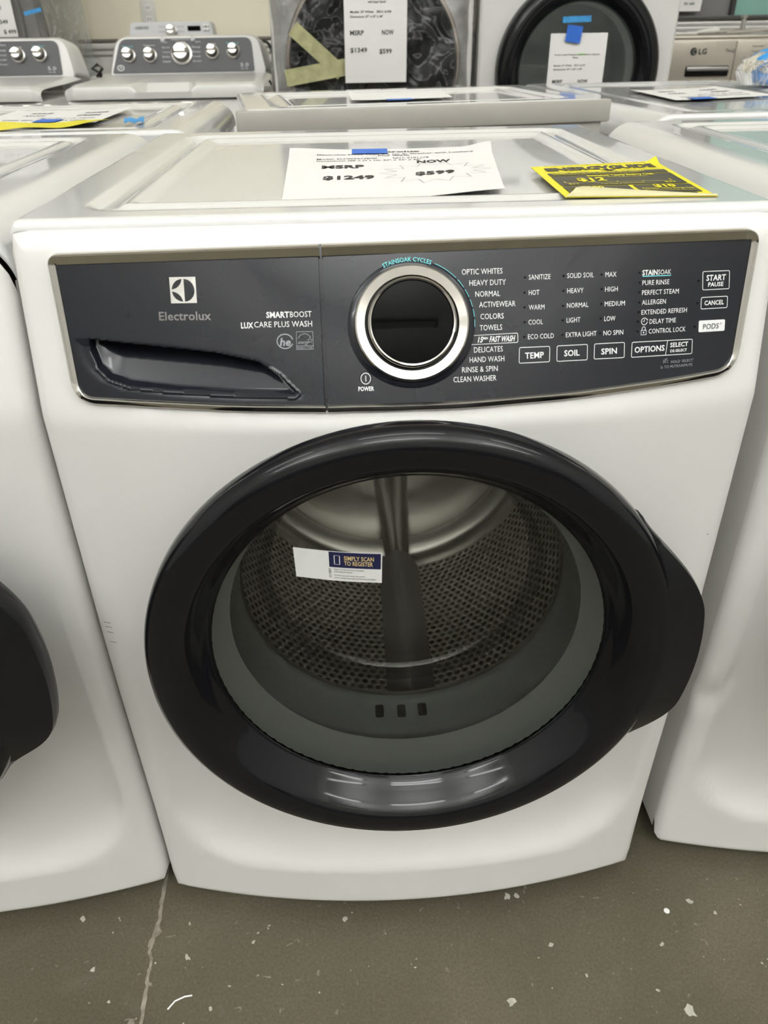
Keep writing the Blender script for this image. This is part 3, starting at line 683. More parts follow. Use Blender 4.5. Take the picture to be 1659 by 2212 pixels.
def front_loader(label, loc, rz=0.0, rs=.008, dcx=-.001, ring=.2585, grow=.0265, printed=False, inside=True, wide=0.0):
    root = thing('front_load_washer', label, 'washing machine', loc, rz)
    global RECESS; RECESS = printed
    mb = MB(); loader_front(mb, rs if rs > .02 else .010, dcx, .205); mb.build('front_panel', M['white'], root, auto=math.radians(50))
    # cabinet sides, back, base
    zc = ZT-.002-(rs if rs > .02 else .012)
    mb = MB(); zs = lin(ZB+.02, zc, 24)
    for s in (-1, 1):
        mb.grid(lambda z, y: Vector((s*W, F(s*W, z)+(DEPTH-F(s*W, z))*y, z)), zs, [0, .05, .97, 1], flip=(s < 0))
    mb.box(-W, W, DEPTH-.004, DEPTH, .03, zc); mb.box(-W+.02, W-.02, .07, DEPTH-.02, .025, .032)
    mb.build('cabinet', M['white'], root, auto=math.radians(50))
    for sx in (-.27, .27):
        for sy in (.12, .68): MB().lathe([(0, 0), (.022, 0), (.022, .012), (.01, .016), (.01, .032)], (sx, sy, 0), (0, 0, 1), 20).build('foot', M['rubber'], root)
    mb = MB(); make_top(mb, rs, .0705, DEPTH); mb.build('top_panel', M['white_top'], root, auto=math.radians(50))
    make_fascia(root, printed)
    if not printed:
        for ch in root.children:
            if ch.name.split('.')[0] in ('control_panel', 'detergent_drawer'): ch.scale.x = .94
    if not inside: pass
    cz = DZ; cen = Vector((dcx, 0, cz))
    # --- door ring
    def lump(a):
        d = math.degrees(a); d = d-360 if d > 180 else d
        return sstep(-33-wide, -13, d)*(1-sstep(10, 35+wide, d))
    prof = [(.225, .022), (.229, -.018), (.2400, -.044), (.2515, -.060), (.2578, -.074), (.2572, -.083), (.2540, -.0905), (.2480, -.0950), (.2400, -.0970), (.2300, -.0965), (.2240, -.0945), (.2190, -.0900), (.2130, -.0820), (.2075, -.0730), (.2030, -.0660), (.2000, -.0630), (.1985, -.0600), (.1970, -.0520), (.1965, -.0200), (.210, .000), (.22, .012)]
    k = ring/.2585
    n = 160; mb = MB()
    mb.grid(lambda i, j: Vector((dcx + prof[j][0]*k*math.cos(2*PI*i/n), prof[j][1], cz + prof[j][0]*k*math.sin(2*PI*i/n))), range(n), range(len(prof)), flip=True, wrap=True)
    door = mb.build('door', M['black'], root, auto=math.radians(60))
    # --- handle lip, a crescent outside the ring
    hp = [(.236, -.055), (.2375, -.0968), (.2400, -.0985), (.2470, -.0970), (1.0, -.0880), (1.004, -.0800), (1.000, -.0680), (.985, -.058), (.246, -.048)]
    angs = [math.radians(q) for q in lin(-37-wide, 36+wide, 60)]; rows = []
    for a in angs:
        g = grow*lump(a); row = []
        for r, y in hp:
            rr = r if r < .9 else (.2585+g)*r
            bl = lump(a); yy = y + (1-bl)*.010
            row.append(Vector((dcx + rr*k*math.cos(a), yy, cz + rr*k*math.sin(a))))
        rows.append(row)
    mb = MB(); m = len(hp); v = [p for r in rows for p in r]
    f = [(i*m+j, i*m+(j+1) % m, (i+1)*m+(j+1) % m, (i+1)*m+j) for i in range(len(rows)-1) for j in range(m)]
    f += [tuple(range(m)), tuple(reversed(range((len(rows)-1)*m, len(rows)*m)))]
    mb.add(v, f); mb.build('door_handle', M['black_handle'], door, auto=math.radians(50))
    ax = (0, -1, 0)
    MB().lathe([(.1985, .0570), (.198, .0590)] + [(r, .0590+.008*(1-(r/.198)**2)) for r in (.17, .14, .10, .06, .03, 0)], (dcx, 0, cz), ax, 96).build('door_glass', M['glass'], door)
    MB().lathe([(.196, .050), (.190, .025), (.181, .000), (.171, -.040), (.1625, -.060)], (dcx, 0, cz), ax, 96).lathe([(.150, -.0765), (.12, -.080), (.06, -.082), (0, -.082)], (dcx, 0, cz), ax, 96).build('door_bowl', M['bowl_glass'], door)
    MB().lathe([(.1625, -.060), (.1590, -.068), (.1545, -.074), (.150, -.0765)], (dcx, 0, cz), ax, 96).build('bowl_rim', M['glass_edge'], door)
    MB().lathe([(.1985, .058), (.1960, .050), (.1900, .030), (.1850, .016)], (dcx, 0, cz), ax, 96).build('glass_rim', M['glass_rim'], door)
    # --- gasket
    MB().lathe([(.220, .000), (.213, .030), (.2060, .044), (.1985, .040), (.1975, .020), (.1990, .004), (.1960, -.002), (.1940, -.004), (.1915, -.010), (.1885, -.024), (.1860, -.036), (.1835, -.040), (.1815, -.046), (.184, -.056)], (dcx, 0, cz), ax, 96).build('door_gasket', M['gasket'], root)
    # --- drum
    U = MB(); mb = MB()
    mb.lathe([(.1815, -.051), (.1800, -.054), (.1815, -.058), (.187, -.062), (.208, -.066), (.229, -.074), (.239, -.088)], (dcx, 0, cz), ax, 96)
    drum = mb.build('drum', M['steel'], root, auto=math.radians(40)); mb = MB()
    mb.lathe([(.240, -.395), (.236, -.412), (.222, -.424), (.200, -.428), (.192, -.420), (.120, -.412), (.108, -.402), (.060, -.398), (0, -.396)], (dcx, 0, cz), ax, 96)
    for q in range(3):      # pressed spider arms on the back plate
        a = math.radians(-86+120*q); ca, sa = math.cos(a), math.sin(a)
        pr = lambda t, s: Vector((dcx + ca*t - sa*s*(.030-.05*t), .395-.014*(1-s*s), cz + sa*t + ca*s*(.030-.05*t)))
        mb.grid(pr, lin(.05, .215, 10), lin(-1, 1, 9))
    mb.build('drum_back', M['steel'], drum, auto=math.radians(40))
    # perforated barrel with UVs in metres
    n = 144; ys = lin(.088, .396, 6); v = []; f = []; uvs = []
    for i in range(n):
        a0, a1 = 2*PI*i/n, 2*PI*(i+1)/n
        for y0, y1 in zip(ys, ys[1:]):
            b = len(v)
            for a, y in ((a0, y0), (a0, y1), (a1, y1), (a1, y0)):
                v.append((dcx+.239*math.cos(a), y, cz+.239*math.sin(a))); uvs.append((a*.239, y))
            f.append((b, b+1, b+2, b+3))
    me = bpy.data.meshes.new('drum_barrel'); me.from_pydata(v, [], f); me.materials.append(M['perf'])
    ul = me.uv_layers.new(name='UVMap')
    for lp in me.loops: ul.data[lp.index].uv = uvs[lp.vertex_index]
    bm = bmesh.new(); bm.from_mesh(me); bmesh.ops.remove_doubles(bm, verts=bm.verts, dist=1e-5); bm.to_mesh(me); bm.free()
    me.polygons.foreach_set('use_smooth', [True]*len(me.polygons)); me.update()
    o = bpy.data.objects.new('drum_barrel', me); COL.objects.link(o); o.parent = drum
    for q in range(3):
        a = math.radians(-86+120*q); ca, sa = math.cos(a), math.sin(a); mb = MB()
        def lf(y, s):
            hh = .050*sstep(.07, .13, y); r = .240 - hh*(1-abs(s)**1.6); w = .034*s
            return Vector((dcx + ca*r - sa*w, y, cz + sa*r + ca*w))
        mb.grid(lf, lin(.085, .396, 22), lin(-1, 1, 15)); mb.build('lifter', M['lifter'], drum)
    if printed:
        for x, z in [(-.0309, .3862), (-.0039, .3846), (.0220, .3858)]:
            MB().box(x-.0052, x+.0052, .020, .036, z-.0030, z+.0040, .002).build('drain_slot', M['inner_dark'], root)
        # register sticker on the glass (its square code left blank)
        C4 = [Vector(STK[0]), Vector(STK[1]), Vector(STK[2]), Vector(STK[3])]
        def gl(off):
            def fn(u, t):
                p = C4[3]*(1-u)*(1-t) + C4[2]*u*(1-t) + C4[0]*(1-u)*t + C4[1]*u*t; p = p + Vector((0, 0, -.0012*math.sin(PI*u)))
                r = math.hypot(p.x-dcx, p.z-cz); return Vector((p.x, -.0590-.008*(1-(r/.198)**2)-off, p.z))
            return fn
        S = MB(); g0 = gl(.0006); g1 = gl(.0009); g2 = gl(.0012)
        ro = rounded([(0, 0), (1, 0), (1, 1), (0, 1)], .035, 4)
        S.grid(g0, [0, .012] + lin(.04, .96, 14) + [.988, 1], lin(0, 1, 6), 0)
        nv = lambda fn: (lambda u, t: fn(u, t))
        for u0, u1 in zip(lin(.395, .985, 9), lin(.395, .985, 9)[1:]): S.poly([(u0, .47), (u1, .47), (u1, .985), (u0, .985)], g1, 1)
        put_text(S, 'SIMPLY SCAN', g2, .565, .905, .80, .135, .02, 0, 2); put_text(S, 'TO REGISTER', g2, .565, .895, .63, .135, .02, 0, 2)
        S.strip(rounded([(.455, .575), (.515, .575), (.515, .875), (.455, .875)], .015, 3), .009, g2, True, 0)
        put_text(S, 'Register for tips and owner information', g1, .445, .79, .405, .045, 0, 0, 3); put_text(S, 'at Electrolux.com/register', g1, .445, .66, .325, .045, 0, 0, 3)
        put_text(S, 'Inscrivez-vous pour obtenir des conseils', g1, .445, .80, .20, .045, 0, 0, 3); put_text(S, 'et des renseignements utiles sur Electrolux.com/register', g1, .445, .935, .115, .045, 0, 0, 3)
        v, f_ = text_geo('A21108803'); x1 = max(p[0] for p in v)
        S.add([g1(.412 - (p[1])*.028/CAP, .10 + p[0]/x1*.32) for p in v], f_, 3)
        st = S.build('registration_sticker', [M['sticker'], M['navy'], M['gold_print'], M['print_black']], door, smooth=False); st['label'] = 'white and navy sticker on the door glass'
        # scuffs
        K = MB()
        for x, z in [(-.3288, .5490), (-.3284, .5425), (-.3282, .5350), (-.3276, .5205)]:
            fn = lambda a, b: Vector((a, F(a, b)-.0004, b)); K.strip([(x-.0042, z+.0004), (x+.0035, z)], .0009, fn)
        K.strip([(.3235, .6365), (.3250, .6370)], .0016, lambda a, b: Vector((a, F(a, b)-.0004, b)))
        K.build('scuff_marks', M['scuff'], root, smooth=False)
    return root

front_loader('white front load washer in the middle with graphite control panel and clear door', (0, 0, 0), printed=True)
front_loader('white front load washer at the left edge, only its black door handle side showing', (-.6935, .010, 0), rs=.050, dcx=.035, ring=.264, grow=.034)
DENTS = ((-.330, .345, .016, .020, .007), (-.312, .375, .010, .030, .004))
front_loader('white front load washer at the right edge with a dent low on its left side', (.7330, .032, 0), rs=.050, dcx=-.012, ring=.268, grow=.02)
DENTS = ()

# ================================================================== paper, tape and label on the middle washer
def sheet(name, label, cat, fn, u, v, m, m2=None, th=.0004, nu=40, nv=40, group=None):
    """thin sheet with a front face and a back face, following fn(u, v, off)"""
    mb = MB(); us, vs = lin(0, u, nu), lin(0, v, nv)
    mb.grid(lambda a, b: fn(a, b, th), us, vs, 0); mb.grid(lambda a, b: fn(a, b, 0), us, vs, 1, flip=True)
    o = mb.build(name, [m, m2 or m], auto=None if False else math.radians(80)); return tag(o, label, cat, group)

TP = ZT-.0055
c00, c10, c11, c01 = Vector((-.1104, .146)), Vector((.1070, .150)), Vector((.1500, .497)), Vector((-.1225, .511))
GR = lambda q: Vector((-.0473, -.641)) + (q-Vector((-.0473, -.641)))*1.02
c11, c01 = GR(c11), GR(c01)
PW, PL = .216, .356
def sale(u, v, off=0):
    a, b = u/PW, v/PL
    p = c00*(1-a)*(1-b) + c10*a*(1-b) + c11*a*b + c01*(1-a)*b
    z = TP + .0010 + .0055*sstep(.55, 1, a)*(.35+.65*(1-sstep(0, .75, b))) + .0030*sstep(.80, 1, b)*sstep(.3, 0, a) + .006*sstep(.82, 1.0, b)*sstep(.85, 1, a) + .0020*sstep(.1, 0, b)
    return Vector((p.x, p.y, z+off))
o = sheet('price_sheet', 'white price sheet reading 1249 and 599, lying on the middle washer', 'paper', sale, PW, PL, M['paper'])
T = MB(); fn = lambda u, v: sale(u, v, .0009)
put_text(T, 'Electrolux', fn, .083, .140, .325, .0105, .03)
put_text(T, 'Electrolux Front Load 4.5 cu. ft. Washer with LuxCare', fn, .030, .196, .304, .0075, .02); put_text(T, 'Plus Wash', fn, .095, .128, .291, .0075, .02)
put_text(T, 'Model: ELFW7637BW', fn, .030, .094, .268, .0075, .012); put_text(T, 'SKU: 6101178', fn, .110, .148, .268, .0075, .012)
put_text(T, 'Dimensions (W x D x H): 27" x 32" x 38"', fn, .030, .140, .252, .0075, .012)
put_text(T, 'MSRP', fn, .036, .080, .205, .021, .035); put_text(T, 'NOW', fn, .135, .170, .232, .020, .035)
put_text(T, '$1249', fn, .038, .090, .130, .021, .035); put_text(T, '$599', fn, .132, .172, .145, .021, .035)
star = []
for k in range(28):
    a = 2*PI*k/28; r = 1 if k % 2 == 0 else .70
    star.append((.152 + .057*r*math.cos(a), .152 + .070*r*math.sin(a)))
T.strip(star, .0010, fn, True, 1)
T.build('printed_text', [M['print_black'], M['print_faint']], o, smooth=False)
mb = MB(); mb.grid(lambda a, b: sale(.067+a*.038, .306+b*.046, .0016 if b < .5 else .0014), [0, .33, .66, 1], [0, .3, .6, 1])
mb.grid(lambda a, b: sale(.067+a*.038, .306+b*.046, .0011), [0, .33, .66, 1], [0, .3, .6, 1], flip=True)
tag(mb.build('tape_strip', M['tape_blue']), 'blue tape holding the top edge of the 599 price sheet', 'tape')

e00, e10, e11, e01 = Vector((.1570, .112)), Vector((.2960, .099)), Vector((.3165, .326)), Vector((.1634, .300))
EW, EL = .150, .220
def energy(u, v, off=0):
    a, b = u/EW, v/EL
    k = sstep(.93, 1, a)*sstep(.90, 1, b)
    p = e00*(1-a)*(1-b) + e10*a*(1-b) + e11*a*b + e01*(1-a)*b
    return Vector((p.x, p.y, ZT+.0004+.005*k+off))
o = sheet('energy_label', 'yellow energy guide label with a curled front edge, on the middle washer', 'label', energy, EW, EL, M['yellow'], M['yellow_back'])
mb = MB()
def curl(a, t):
    w = .030*(1-a)**1.6 + .005; h = .0065*(1-a)**1.1 + .0012
    if a < .08: w *= .35+.65*a/.08
    th = t*PI*.85; x = a*EW + .010*(1-a)*math.sin(th)
    q = energy(min(EW, x), .002 + w*(1-math.cos(th))/2); return q + Vector((0, 0, .0006 + h*math.sin(th)*.9))
def curl2(a, t): return curl(a, t) + Vector((0, -.0004, .0004))
mb.grid(curl, lin(0, 1, 40), lin(0, 1, 14), 0); mb.grid(curl2, lin(0, 1, 40), lin(0, 1, 14), 1, flip=True)
cl = mb.build('curled_edge', [M['yellow'], M['yellow_back']], o); cl['label'] = 'pale curled front edge of the label'
T = MB(); fn = lambda u, v: energy(u, v, .0009); f2 = lambda u, v: energy(u, v, .0014)
put_text(T, 'ENERG', fn, .012, .074, .187, .022, .05); put_text(T, 'Y', fn, .072, .088, .184, .030, .05); put_text(T, 'GUIDE', fn, .086, .139, .187, .022, .05)
T.poly([(.071, .172), (.083, .161), (.091, .172)], fn)
put_text(T, 'U.S. Government   Federal law prohibits removal of this label before consumer purchase.', fn, .015, .136, .212, .0045, 0)
put_text(T, 'Clothes Washer  Capacity Class: Standard', fn, .013, .058, .166, .0045, 0); put_text(T, 'Model ELFW7637  Capacity: 4.5 cubic feet', fn, .095, .139, .166, .0045, 0)
def bar(u0, u1, v0, v1): T.grid(fn, lin(u0, u1, 8), lin(v0, v1, 3))
bar(.009, .143, .139, .158); bar(.009, .143, .070, .135); bar(.009, .078, .024, .066); bar(.083, .143, .024, .066)
put_text(T, 'Compare ONLY to other labels with yellow numbers.', f2, .013, .118, .152, .0085, .02, 0, 1); put_text(T, 'Labels with yellow numbers are based on the same test procedures.', f2, .013, .110, .143, .005, 0, 0, 1)
put_text(T, 'Estimated Yearly Energy Cost', f2, .048, .122, .128, .010, .03, 0, 1); put_text(T, '(when used with an electric water heater)', f2, .058, .112, .117, .0055, 0, 0, 1)
put_text(T, '$12', f2, .032, .063, .104, .020, .04, 0, 1); T.poly([(.040, .091), (.050, .091), (.045, .085)], f2, 1)
T.strip([(.016, .094), (.016, .084), (.130, .084), (.130, .096)], .0012, f2, False, 1)
for q in (.045, .072, .100): T.strip([(q, .084), (q, .089)], .001, f2, False, 1)
put_text(T, '$11', f2, .018, .028, .077, .006, .02, 0, 1); put_text(T, '$39', f2, .120, .132, .077, .006, .02, 0, 1); put_text(T, 'Cost Range of Similar Models', f2, .052, .098, .075, .0055, 0, 0, 1)
put_text(T, '100', f2, .034, .050, .053, .012, .04, 0, 1); put_text(T, 'kWh', f2, .048, .064, .042, .0065, .02, 0, 1); put_text(T, 'Estimated Yearly Electricity Use', f2, .040, .076, .034, .005, 0, 0, 1)
put_text(T, '$10', f2, .102, .125, .056, .014, .05, 0, 1); put_text(T, 'Estimated Yearly Energy Cost', f2, .087, .140, .042, .006, .02, 0, 1); put_text(T, '(when used with a natural gas water heater)', f2, .087, .140, .033, .0045, 0, 0, 1)
bar(.108, .136, .006, .021); put_text(T, 'energy', f2, .111, .128, .015, .006, .02, .3, 1); put_text(T, 'ENERGY STAR', f2, .112, .132, .009, .003, 0, 0, 1)
T.build('printed_text', [M['label_black'], M['yellow']], o, smooth=False)

# ================================================================== SECOND ROW (backs towards us)
def rear_machine(name, label, cat, loc, rz, rs, dep, ztop, holes=(), backdrop=.0, labels=None):
    global W
    root = thing(name, label, cat, loc, rz)
    zc = ztop - (rs if rs > .02 else .014) - .004
    mb = MB()
    mb.box(-W+.006, W-.006, .008, dep-.004, .02, zc, .004); mb.build('cabinet', M['white2'], root)
    mb = MB()
    if rs > .02:
        pts = [(-W, .03)] + [(-W, zc)] + [(-W+rs-rs*math.cos(i*PI/16), ztop-.006-rs+rs*math.sin(i*PI/16)) for i in range(1, 9)]
        pts += [(-p[0], p[1]) for p in reversed(pts)]
    else: pts = [(-W, .03), (-W, ztop-.010), (W, ztop-.010), (W, .03)]
    n = len(pts); mb.add([(x, 0, z) for x, z in pts] + [(x, .007, z) for x, z in pts], [tuple(reversed(range(n))) if pts[0][0] > 0 else tuple(range(n))] + [(i, (i+1) % n, n+(i+1) % n, n+i) for i in range(n)])
    back = mb.build('back_panel', M['grey_metal'], root, smooth=False)
    for hx, hz, hw, hh in holes:
        MB().box(hx-hw, hx+hw, -.001, .003, hz-hh, hz+hh, min(hw, hh)*.6).build('screw_hole', M['inner_dark'], back)
    mb = MB(); make_top(mb, rs, -.004, dep, ztop); mb.build('top_panel', M['white_top'], root, auto=math.radians(50))
    if labels: MB().box(*labels).build('rating_label', M['print_grey'], root, smooth=False)
    return root

mid = rear_machine('clothes_dryer', 'white machine with its grey back panel turned to us, right behind the middle washer', 'dryer', (.115, .962, 0), .145, .009, .47, .9805)
mb = MB(); mb.box(-W-.016, W+.016, -.006, .02, .94, .9790, .004); mb.build('back_rail', M['grey_metal'], mid)
rear_machine('clothes_dryer', 'white rounded machine behind the left edge machine, a yellow label and price sheet on top', 'dryer', (-.640, .842, 0), .03, .05, .66, .957)
rear_machine('clothes_dryer', 'white rounded machine behind the right edge machine with three small holes in its back', 'dryer', (.862, .952, 0), .055, .05, 1.0, .957, holes=((-.292, .9395, .004, .004), (-.268, .9395, .004, .004), (-.125, .9395, .008, .0075)))

def flat_sheet(name, label, cat, pts, z, m, bulge_=.004, th=.0004, txt=None, wav=0.0, m2=None):
    P4 = [Vector(p) for p in pts]            # front-left, front-right, back-right, back-left
    def fn(a, b, off=0):
        p = P4[0]*(1-a)*(1-b) + P4[1]*a*(1-b) + P4[2]*a*b + P4[3]*(1-a)*b
        return Vector((p.x, p.y, z + bulge_*math.sin(PI*a)*.3 + bulge_*(abs(2*a-1)**3)*(.5+.5*b) + wav*math.sin(6*a+3*b)**2 + off))
    o = sheet(name, label, cat, fn, 1, 1, m, m2, th, 20, 14)
    if txt:
        T = MB()
        for s, u0, u1, v, cap in txt: put_text(T, s, (lambda a, b: fn(1-a, 1-b, .0008)), u0, u1, v, cap, .03)
        T.build('printed_text', M['print_black'], o, smooth=False)
    return o
flat_sheet('price_sheet', 'white price sheet facing away on the grey backed machine behind the middle washer', 'paper', [(-.030, 1.085), (.175, 1.115), (.172, 1.31), (-.035, 1.28)], .9785, M['paper'], .004)
flat_sheet('tape_strip', 'blue tape on the price sheet of the grey backed machine', 'tape', [(.040, 1.068), (.092, 1.076), (.090, 1.105), (.038, 1.098)], .9800, M['tape_blue'], .0005)
TXT = [('MSRP', .14, .34, .45, .07), ('NOW', .62, .80, .45, .07), ('$899', .14, .34, .25, .07), ('$449', .62, .80, .25, .07), ('Front Load Dryer with Steam', .15, .85, .80, .05), ('Model: 27" x 32" x 38"', .12, .6, .65, .04)]
flat_sheet('price_sheet', 'white price sheet facing away on the rounded machine at left', 'paper', [(-.760, 1.05), (-.522, 1.00), (-.520, 1.33), (-.765, 1.30)], .9545, M['paper'], .004, txt=TXT)
flat_sheet('tape_strip', 'blue tape on the price sheet at left', 'tape', [(-.648, 1.035), (-.603, 1.028), (-.600, 1.085), (-.646, 1.095)], .9573, M['tape_blue'], .0004)
flat_sheet('energy_label', 'yellow label curling on the rounded machine at left', 'label', [(-.80, .875), (-.560, .915), (-.470, 1.02), (-.80, 1.03)], .9545, M['yellow'], .005, wav=.004, m2=M['yellow_back'])
flat_sheet('tape_strip', 'pale blue tape crumpled at the right end of the yellow label at left', 'tape', [(-.452, .955), (-.417, .958), (-.432, 1.045), (-.470, 1.04)], .9575, M['tape_light'], .004, wav=.003)
flat_sheet('price_sheet', 'white price sheet facing away on the rounded machine at right', 'paper', [(.690, 1.25), (.960, 1.34), (.940, 1.64), (.690, 1.57)], .9545, M['paper'], .004, txt=TXT)
flat_sheet('tape_strip', 'blue tape on the price sheet at right', 'tape', [(.732, 1.245), (.790, 1.262), (.785, 1.305), (.727, 1.288)], .9578, M['tape_blue'], .0004)

# clear bag with blue hose on the right second row machine
t = thing('packing_bag', 'clear bag with a blue coil inside, lying on the right rounded machine', 'bag', (1.085, 1.60, .9570))
mb = MB()
for k in range(2): mb.tube([(.066*math.cos(a), .05*k+.02*math.sin(2*a), .046+.030*math.sin(a)) for a in lin(.2, 5.9, 26)], .0125)
mb.build('blue_coil', M['blue_plastic'], t)
MB().lathe([(0, .083), (.05, .079), (.085, .06), (.098, .035), (.085, .006), (0, .0)], (0, .02, 0), (0, 0, 1), 28).build('clear_bag', M['wrap_side'], t)
MB().box(.0, .05, -.03, .03, .005, .035, .01).build('white_fitting', M['paper'], t)

# ================================================================== THIRD ROW ACROSS THE AISLE
def big_loader(label, x, y, rz=0.0, rim='black'):
    root = thing('front_load_dryer', label, 'dryer', (x, y, 0), rz)
    b = MB(); w = .345
    cz = .965 if rim == 'black' else 1.0
    hole = .21 if rim == 'black' else .27
    # front sheet with a round door opening
    angs = sorted([2*PI*i/96 for i in range(96)] + [math.atan2(sz, sx) % (2*PI) for sx in (w, -w) for sz in (1.45-cz, .36-cz)]); rows = []
    for a in angs:
        c, s = math.cos(a), math.sin(a)
        L = min(w/abs(c) if abs(c) > 1e-6 else 9, (1.45-cz if s > 0 else cz-.36)/abs(s) if abs(s) > 1e-6 else 9)
        rows.append([(c*q, 0.0 if q < L-.02 else (.008 if q >= L else .002), cz+s*q) for q in [hole, hole+.03] + [L-.03, L-.02, L-.008, L]])
    n = 6; v = [p for r in rows for p in r]
    b.add(v, [(i*n+j, i*n+j+1, ((i+1) % len(rows))*n+j+1, ((i+1) % len(rows))*n+j) for i in range(len(rows)) for j in range(n-1)])
    b.box(-w, -w+.006, .008, .75, .36, 1.45); b.box(w-.006, w, .008, .75, .36, 1.45); b.box(-w, w, .008, .75, 1.44, 1.45); b.box(-w, w, .74, .75, .36, 1.45)
    b.build('cabinet', M['white2'], root)
    MB().box(-w, w, .02, .74, 0, .355, .01).build('pedestal', M['white2'], root)
    if rim == 'black':
        d = MB().lathe([(.285, -.01), (.286, .030), (.280, .052), (.265, .066), (.245, .070), (.228, .064), (.214, .050), (.206, .036), (.204, .01)], (0, 0, cz), (0, -1, 0), 96).build('door', M['black'], root)
        MB().lathe([(.207, .034), (.15, .040), (.08, .043), (0, .044)], (0, 0, cz), (0, -1, 0), 64).build('door_glass', M['glass'], d)
        MB().lathe([(.207, -.0), (.20, -.06), (.30, -.10), (.30, -.55), (.0, -.55)], (0, 0, cz), (0, -1, 0), 64).build('drum', M['gasket'], root)
        MB().box(-.24, -.17, -.015, .0, 1.30, 1.32, .004).build('control_strip', M['console_grey'], root)
    else:
        d = MB().lathe([(.302, -.01), (.302, .022), (.297, .034), (.289, .036), (.285, .030)], (0, 0, cz), (0, -1, 0), 96).build('door', M['champagne'], root)
        MB().lathe([(.287, .028), (.24, .034), (.12, .038), (0, .039)], (0, 0, cz), (0, -1, 0), 64).build('door_glass', M['black_glass'], d)
    return root, d

def hang_sheet(name, label, x0, x1, z0, z1, y, lean, txt, m=None, green=None):
    def fn(a, b, off=0):
        return Vector((x0+(x1-x0)*a + .004*b, y - .006*math.sin(PI*b) - .004*(2*a-1)**2 - off - lean*(1-b), z0+(z1-z0)*b))
    mb = MB(); mb.grid(lambda a, b: fn(a, b, .0005), lin(0, 1, 12), lin(0, 1, 12)); mb.grid(lambda a, b: fn(a, b, 0), lin(0, 1, 12), lin(0, 1, 12), flip=True)
    o = tag(mb.build(name, m or M['paper']), label, 'paper')
    T = MB()
    if green: T.poly([(green[0], green[2]), (green[1], green[2]), (green[1], green[3]), (green[0], green[3])], lambda a, b: fn(a, b, .0009), 1)
    for s, u0, u1, v, cap in txt: put_text(T, s, lambda a, b: fn(a, b, .0014), u0, u1, v, cap, .02)
    T.build('printed_text', [M['print_black'], M['print_green']], o, smooth=False); return o

def wrap_front(label, root, x0, x1, z0, z1, group=None):
    """loose clear sheet over a machine's front and sides"""
    mb = MB(); rnd = random.Random(3)
    def fn(u, v):
        x = x0+(x1-x0)*u; z = z0+(z1-z0)*v; e = min(u, 1-u)
        y = -.085 + .020*math.sin(9*u+4*v)*math.sin(7*v) + .010*math.sin(31*u+13*v) + .006*math.sin(47*v-22*u)
        if e < .06: y += (.06-e)/.06*.13
        return Vector((x, y, z))
    mb.grid(fn, lin(0, 1, 60), lin(0, 1, 60))
    mb.grid(lambda v, t: Vector((x0+.012*math.sin(9*v), .05+.6*t, z0+(z1-z0)*v)), lin(0, 1, 20), lin(0, 1, 6), 1); mb.grid(lambda v, t: Vector((x1+.012*math.sin(11*v), .05+.6*t, z0+(z1-z0)*v)), lin(0, 1, 20), lin(0, 1, 6), 1)
    o = mb.build('plastic_wrap', [M['wrap'], M['wrap_side']], root); o['label'] = label; return o

wd, _ = big_loader('tall white dryer with a large round black door, wrapped in clear plastic', .062, 2.45, 0, 'thin')
wrap_front('clear crinkled wrap', wd, -.351, .351, .2, 1.47)
big_loader('tall white dryer with a thick black door ring and see-through window', .775, 2.45, 0, 'black')

hang_sheet('price_sheet', 'white price sheet reading 1349 hanging on the wrapped dryer', -.037, .168, .948, 1.235, 2.330, .0, [('Smart Front Load Washer Dryer', .10, .92, .830, .022), ('with Super Speed', .38, .66, .795, .022), ('Model: 27 White   SKU: 6100', .10, .75, .70, .020), ('Dimensions: 27" x 32" x 38"', .10, .62, .655, .020), ('MSRP', .09, .31, .50, .045), ('NOW', .60, .79, .50, .045), ('$1349', .09, .36, .33, .045), ('$599', .56, .76, .315, .045)], green=(.56, .68, .82, .84))
hang_sheet('price_sheet', 'white price sheet taped on the door window of the black ringed dryer', .662, .858, .824, 1.0796, 2.3985, .0, [('Front Load Washer with Steam Option', .10, .90, .755, .016), ('White', .42, .52, .72, .016), ('Model: 27 White   SKU: 6101', .10, .66, .63, .018), ('Dimensions: 27" x 32" x 38"', .10, .62, .585, .018), ('MSRP', .10, .28, .44, .042), ('NOW', .56, .74, .44, .042)], green=(.50, .64, .75, .765))
def strip_tape(label, a, b, w, y, m, name='tape_strip', wob=.003):
    a, b = Vector(a), Vector(b); d = (b-a); L = d.length; d.normalize(); nn = Vector((-d.y, d.x))
    def fn(t, s, off=0):
        p = a + d*(L*t) + nn*(w*(s-.5)); return Vector((p.x, y - wob*math.sin(17*t+5*s)**2 - off, p.y))
    mb = MB(); mb.grid(lambda t, s: fn(t, s, .0004), lin(0, 1, 20), lin(0, 1, 5), flip=True); mb.grid(lambda t, s: fn(t, s), lin(0, 1, 20), lin(0, 1, 5))
    return tag(mb.build(name, m), label, 'tape')
strip_tape('yellowish tape slanting down over the wrapped dryer door', (-.205, 1.108), (-.048, .976), .046, 2.348, M['tape_yellow'])
strip_tape('yellowish tape running level to the price sheet on the wrapped dryer door', (-.238, .964), (-.010, .998), .050, 2.345, M['tape_yellow'])
strip_tape('upright blue tape holding the sheet on the black ringed dryer', (.7465, 1.1018), (.7405, 1.053), .053, 2.389, M['tape_blue'])
strip_tape('level blue tape above the upright one on the black ringed dryer', (.703, 1.1185), (.800, 1.1205), .018, 2.400, M['tape_light'])

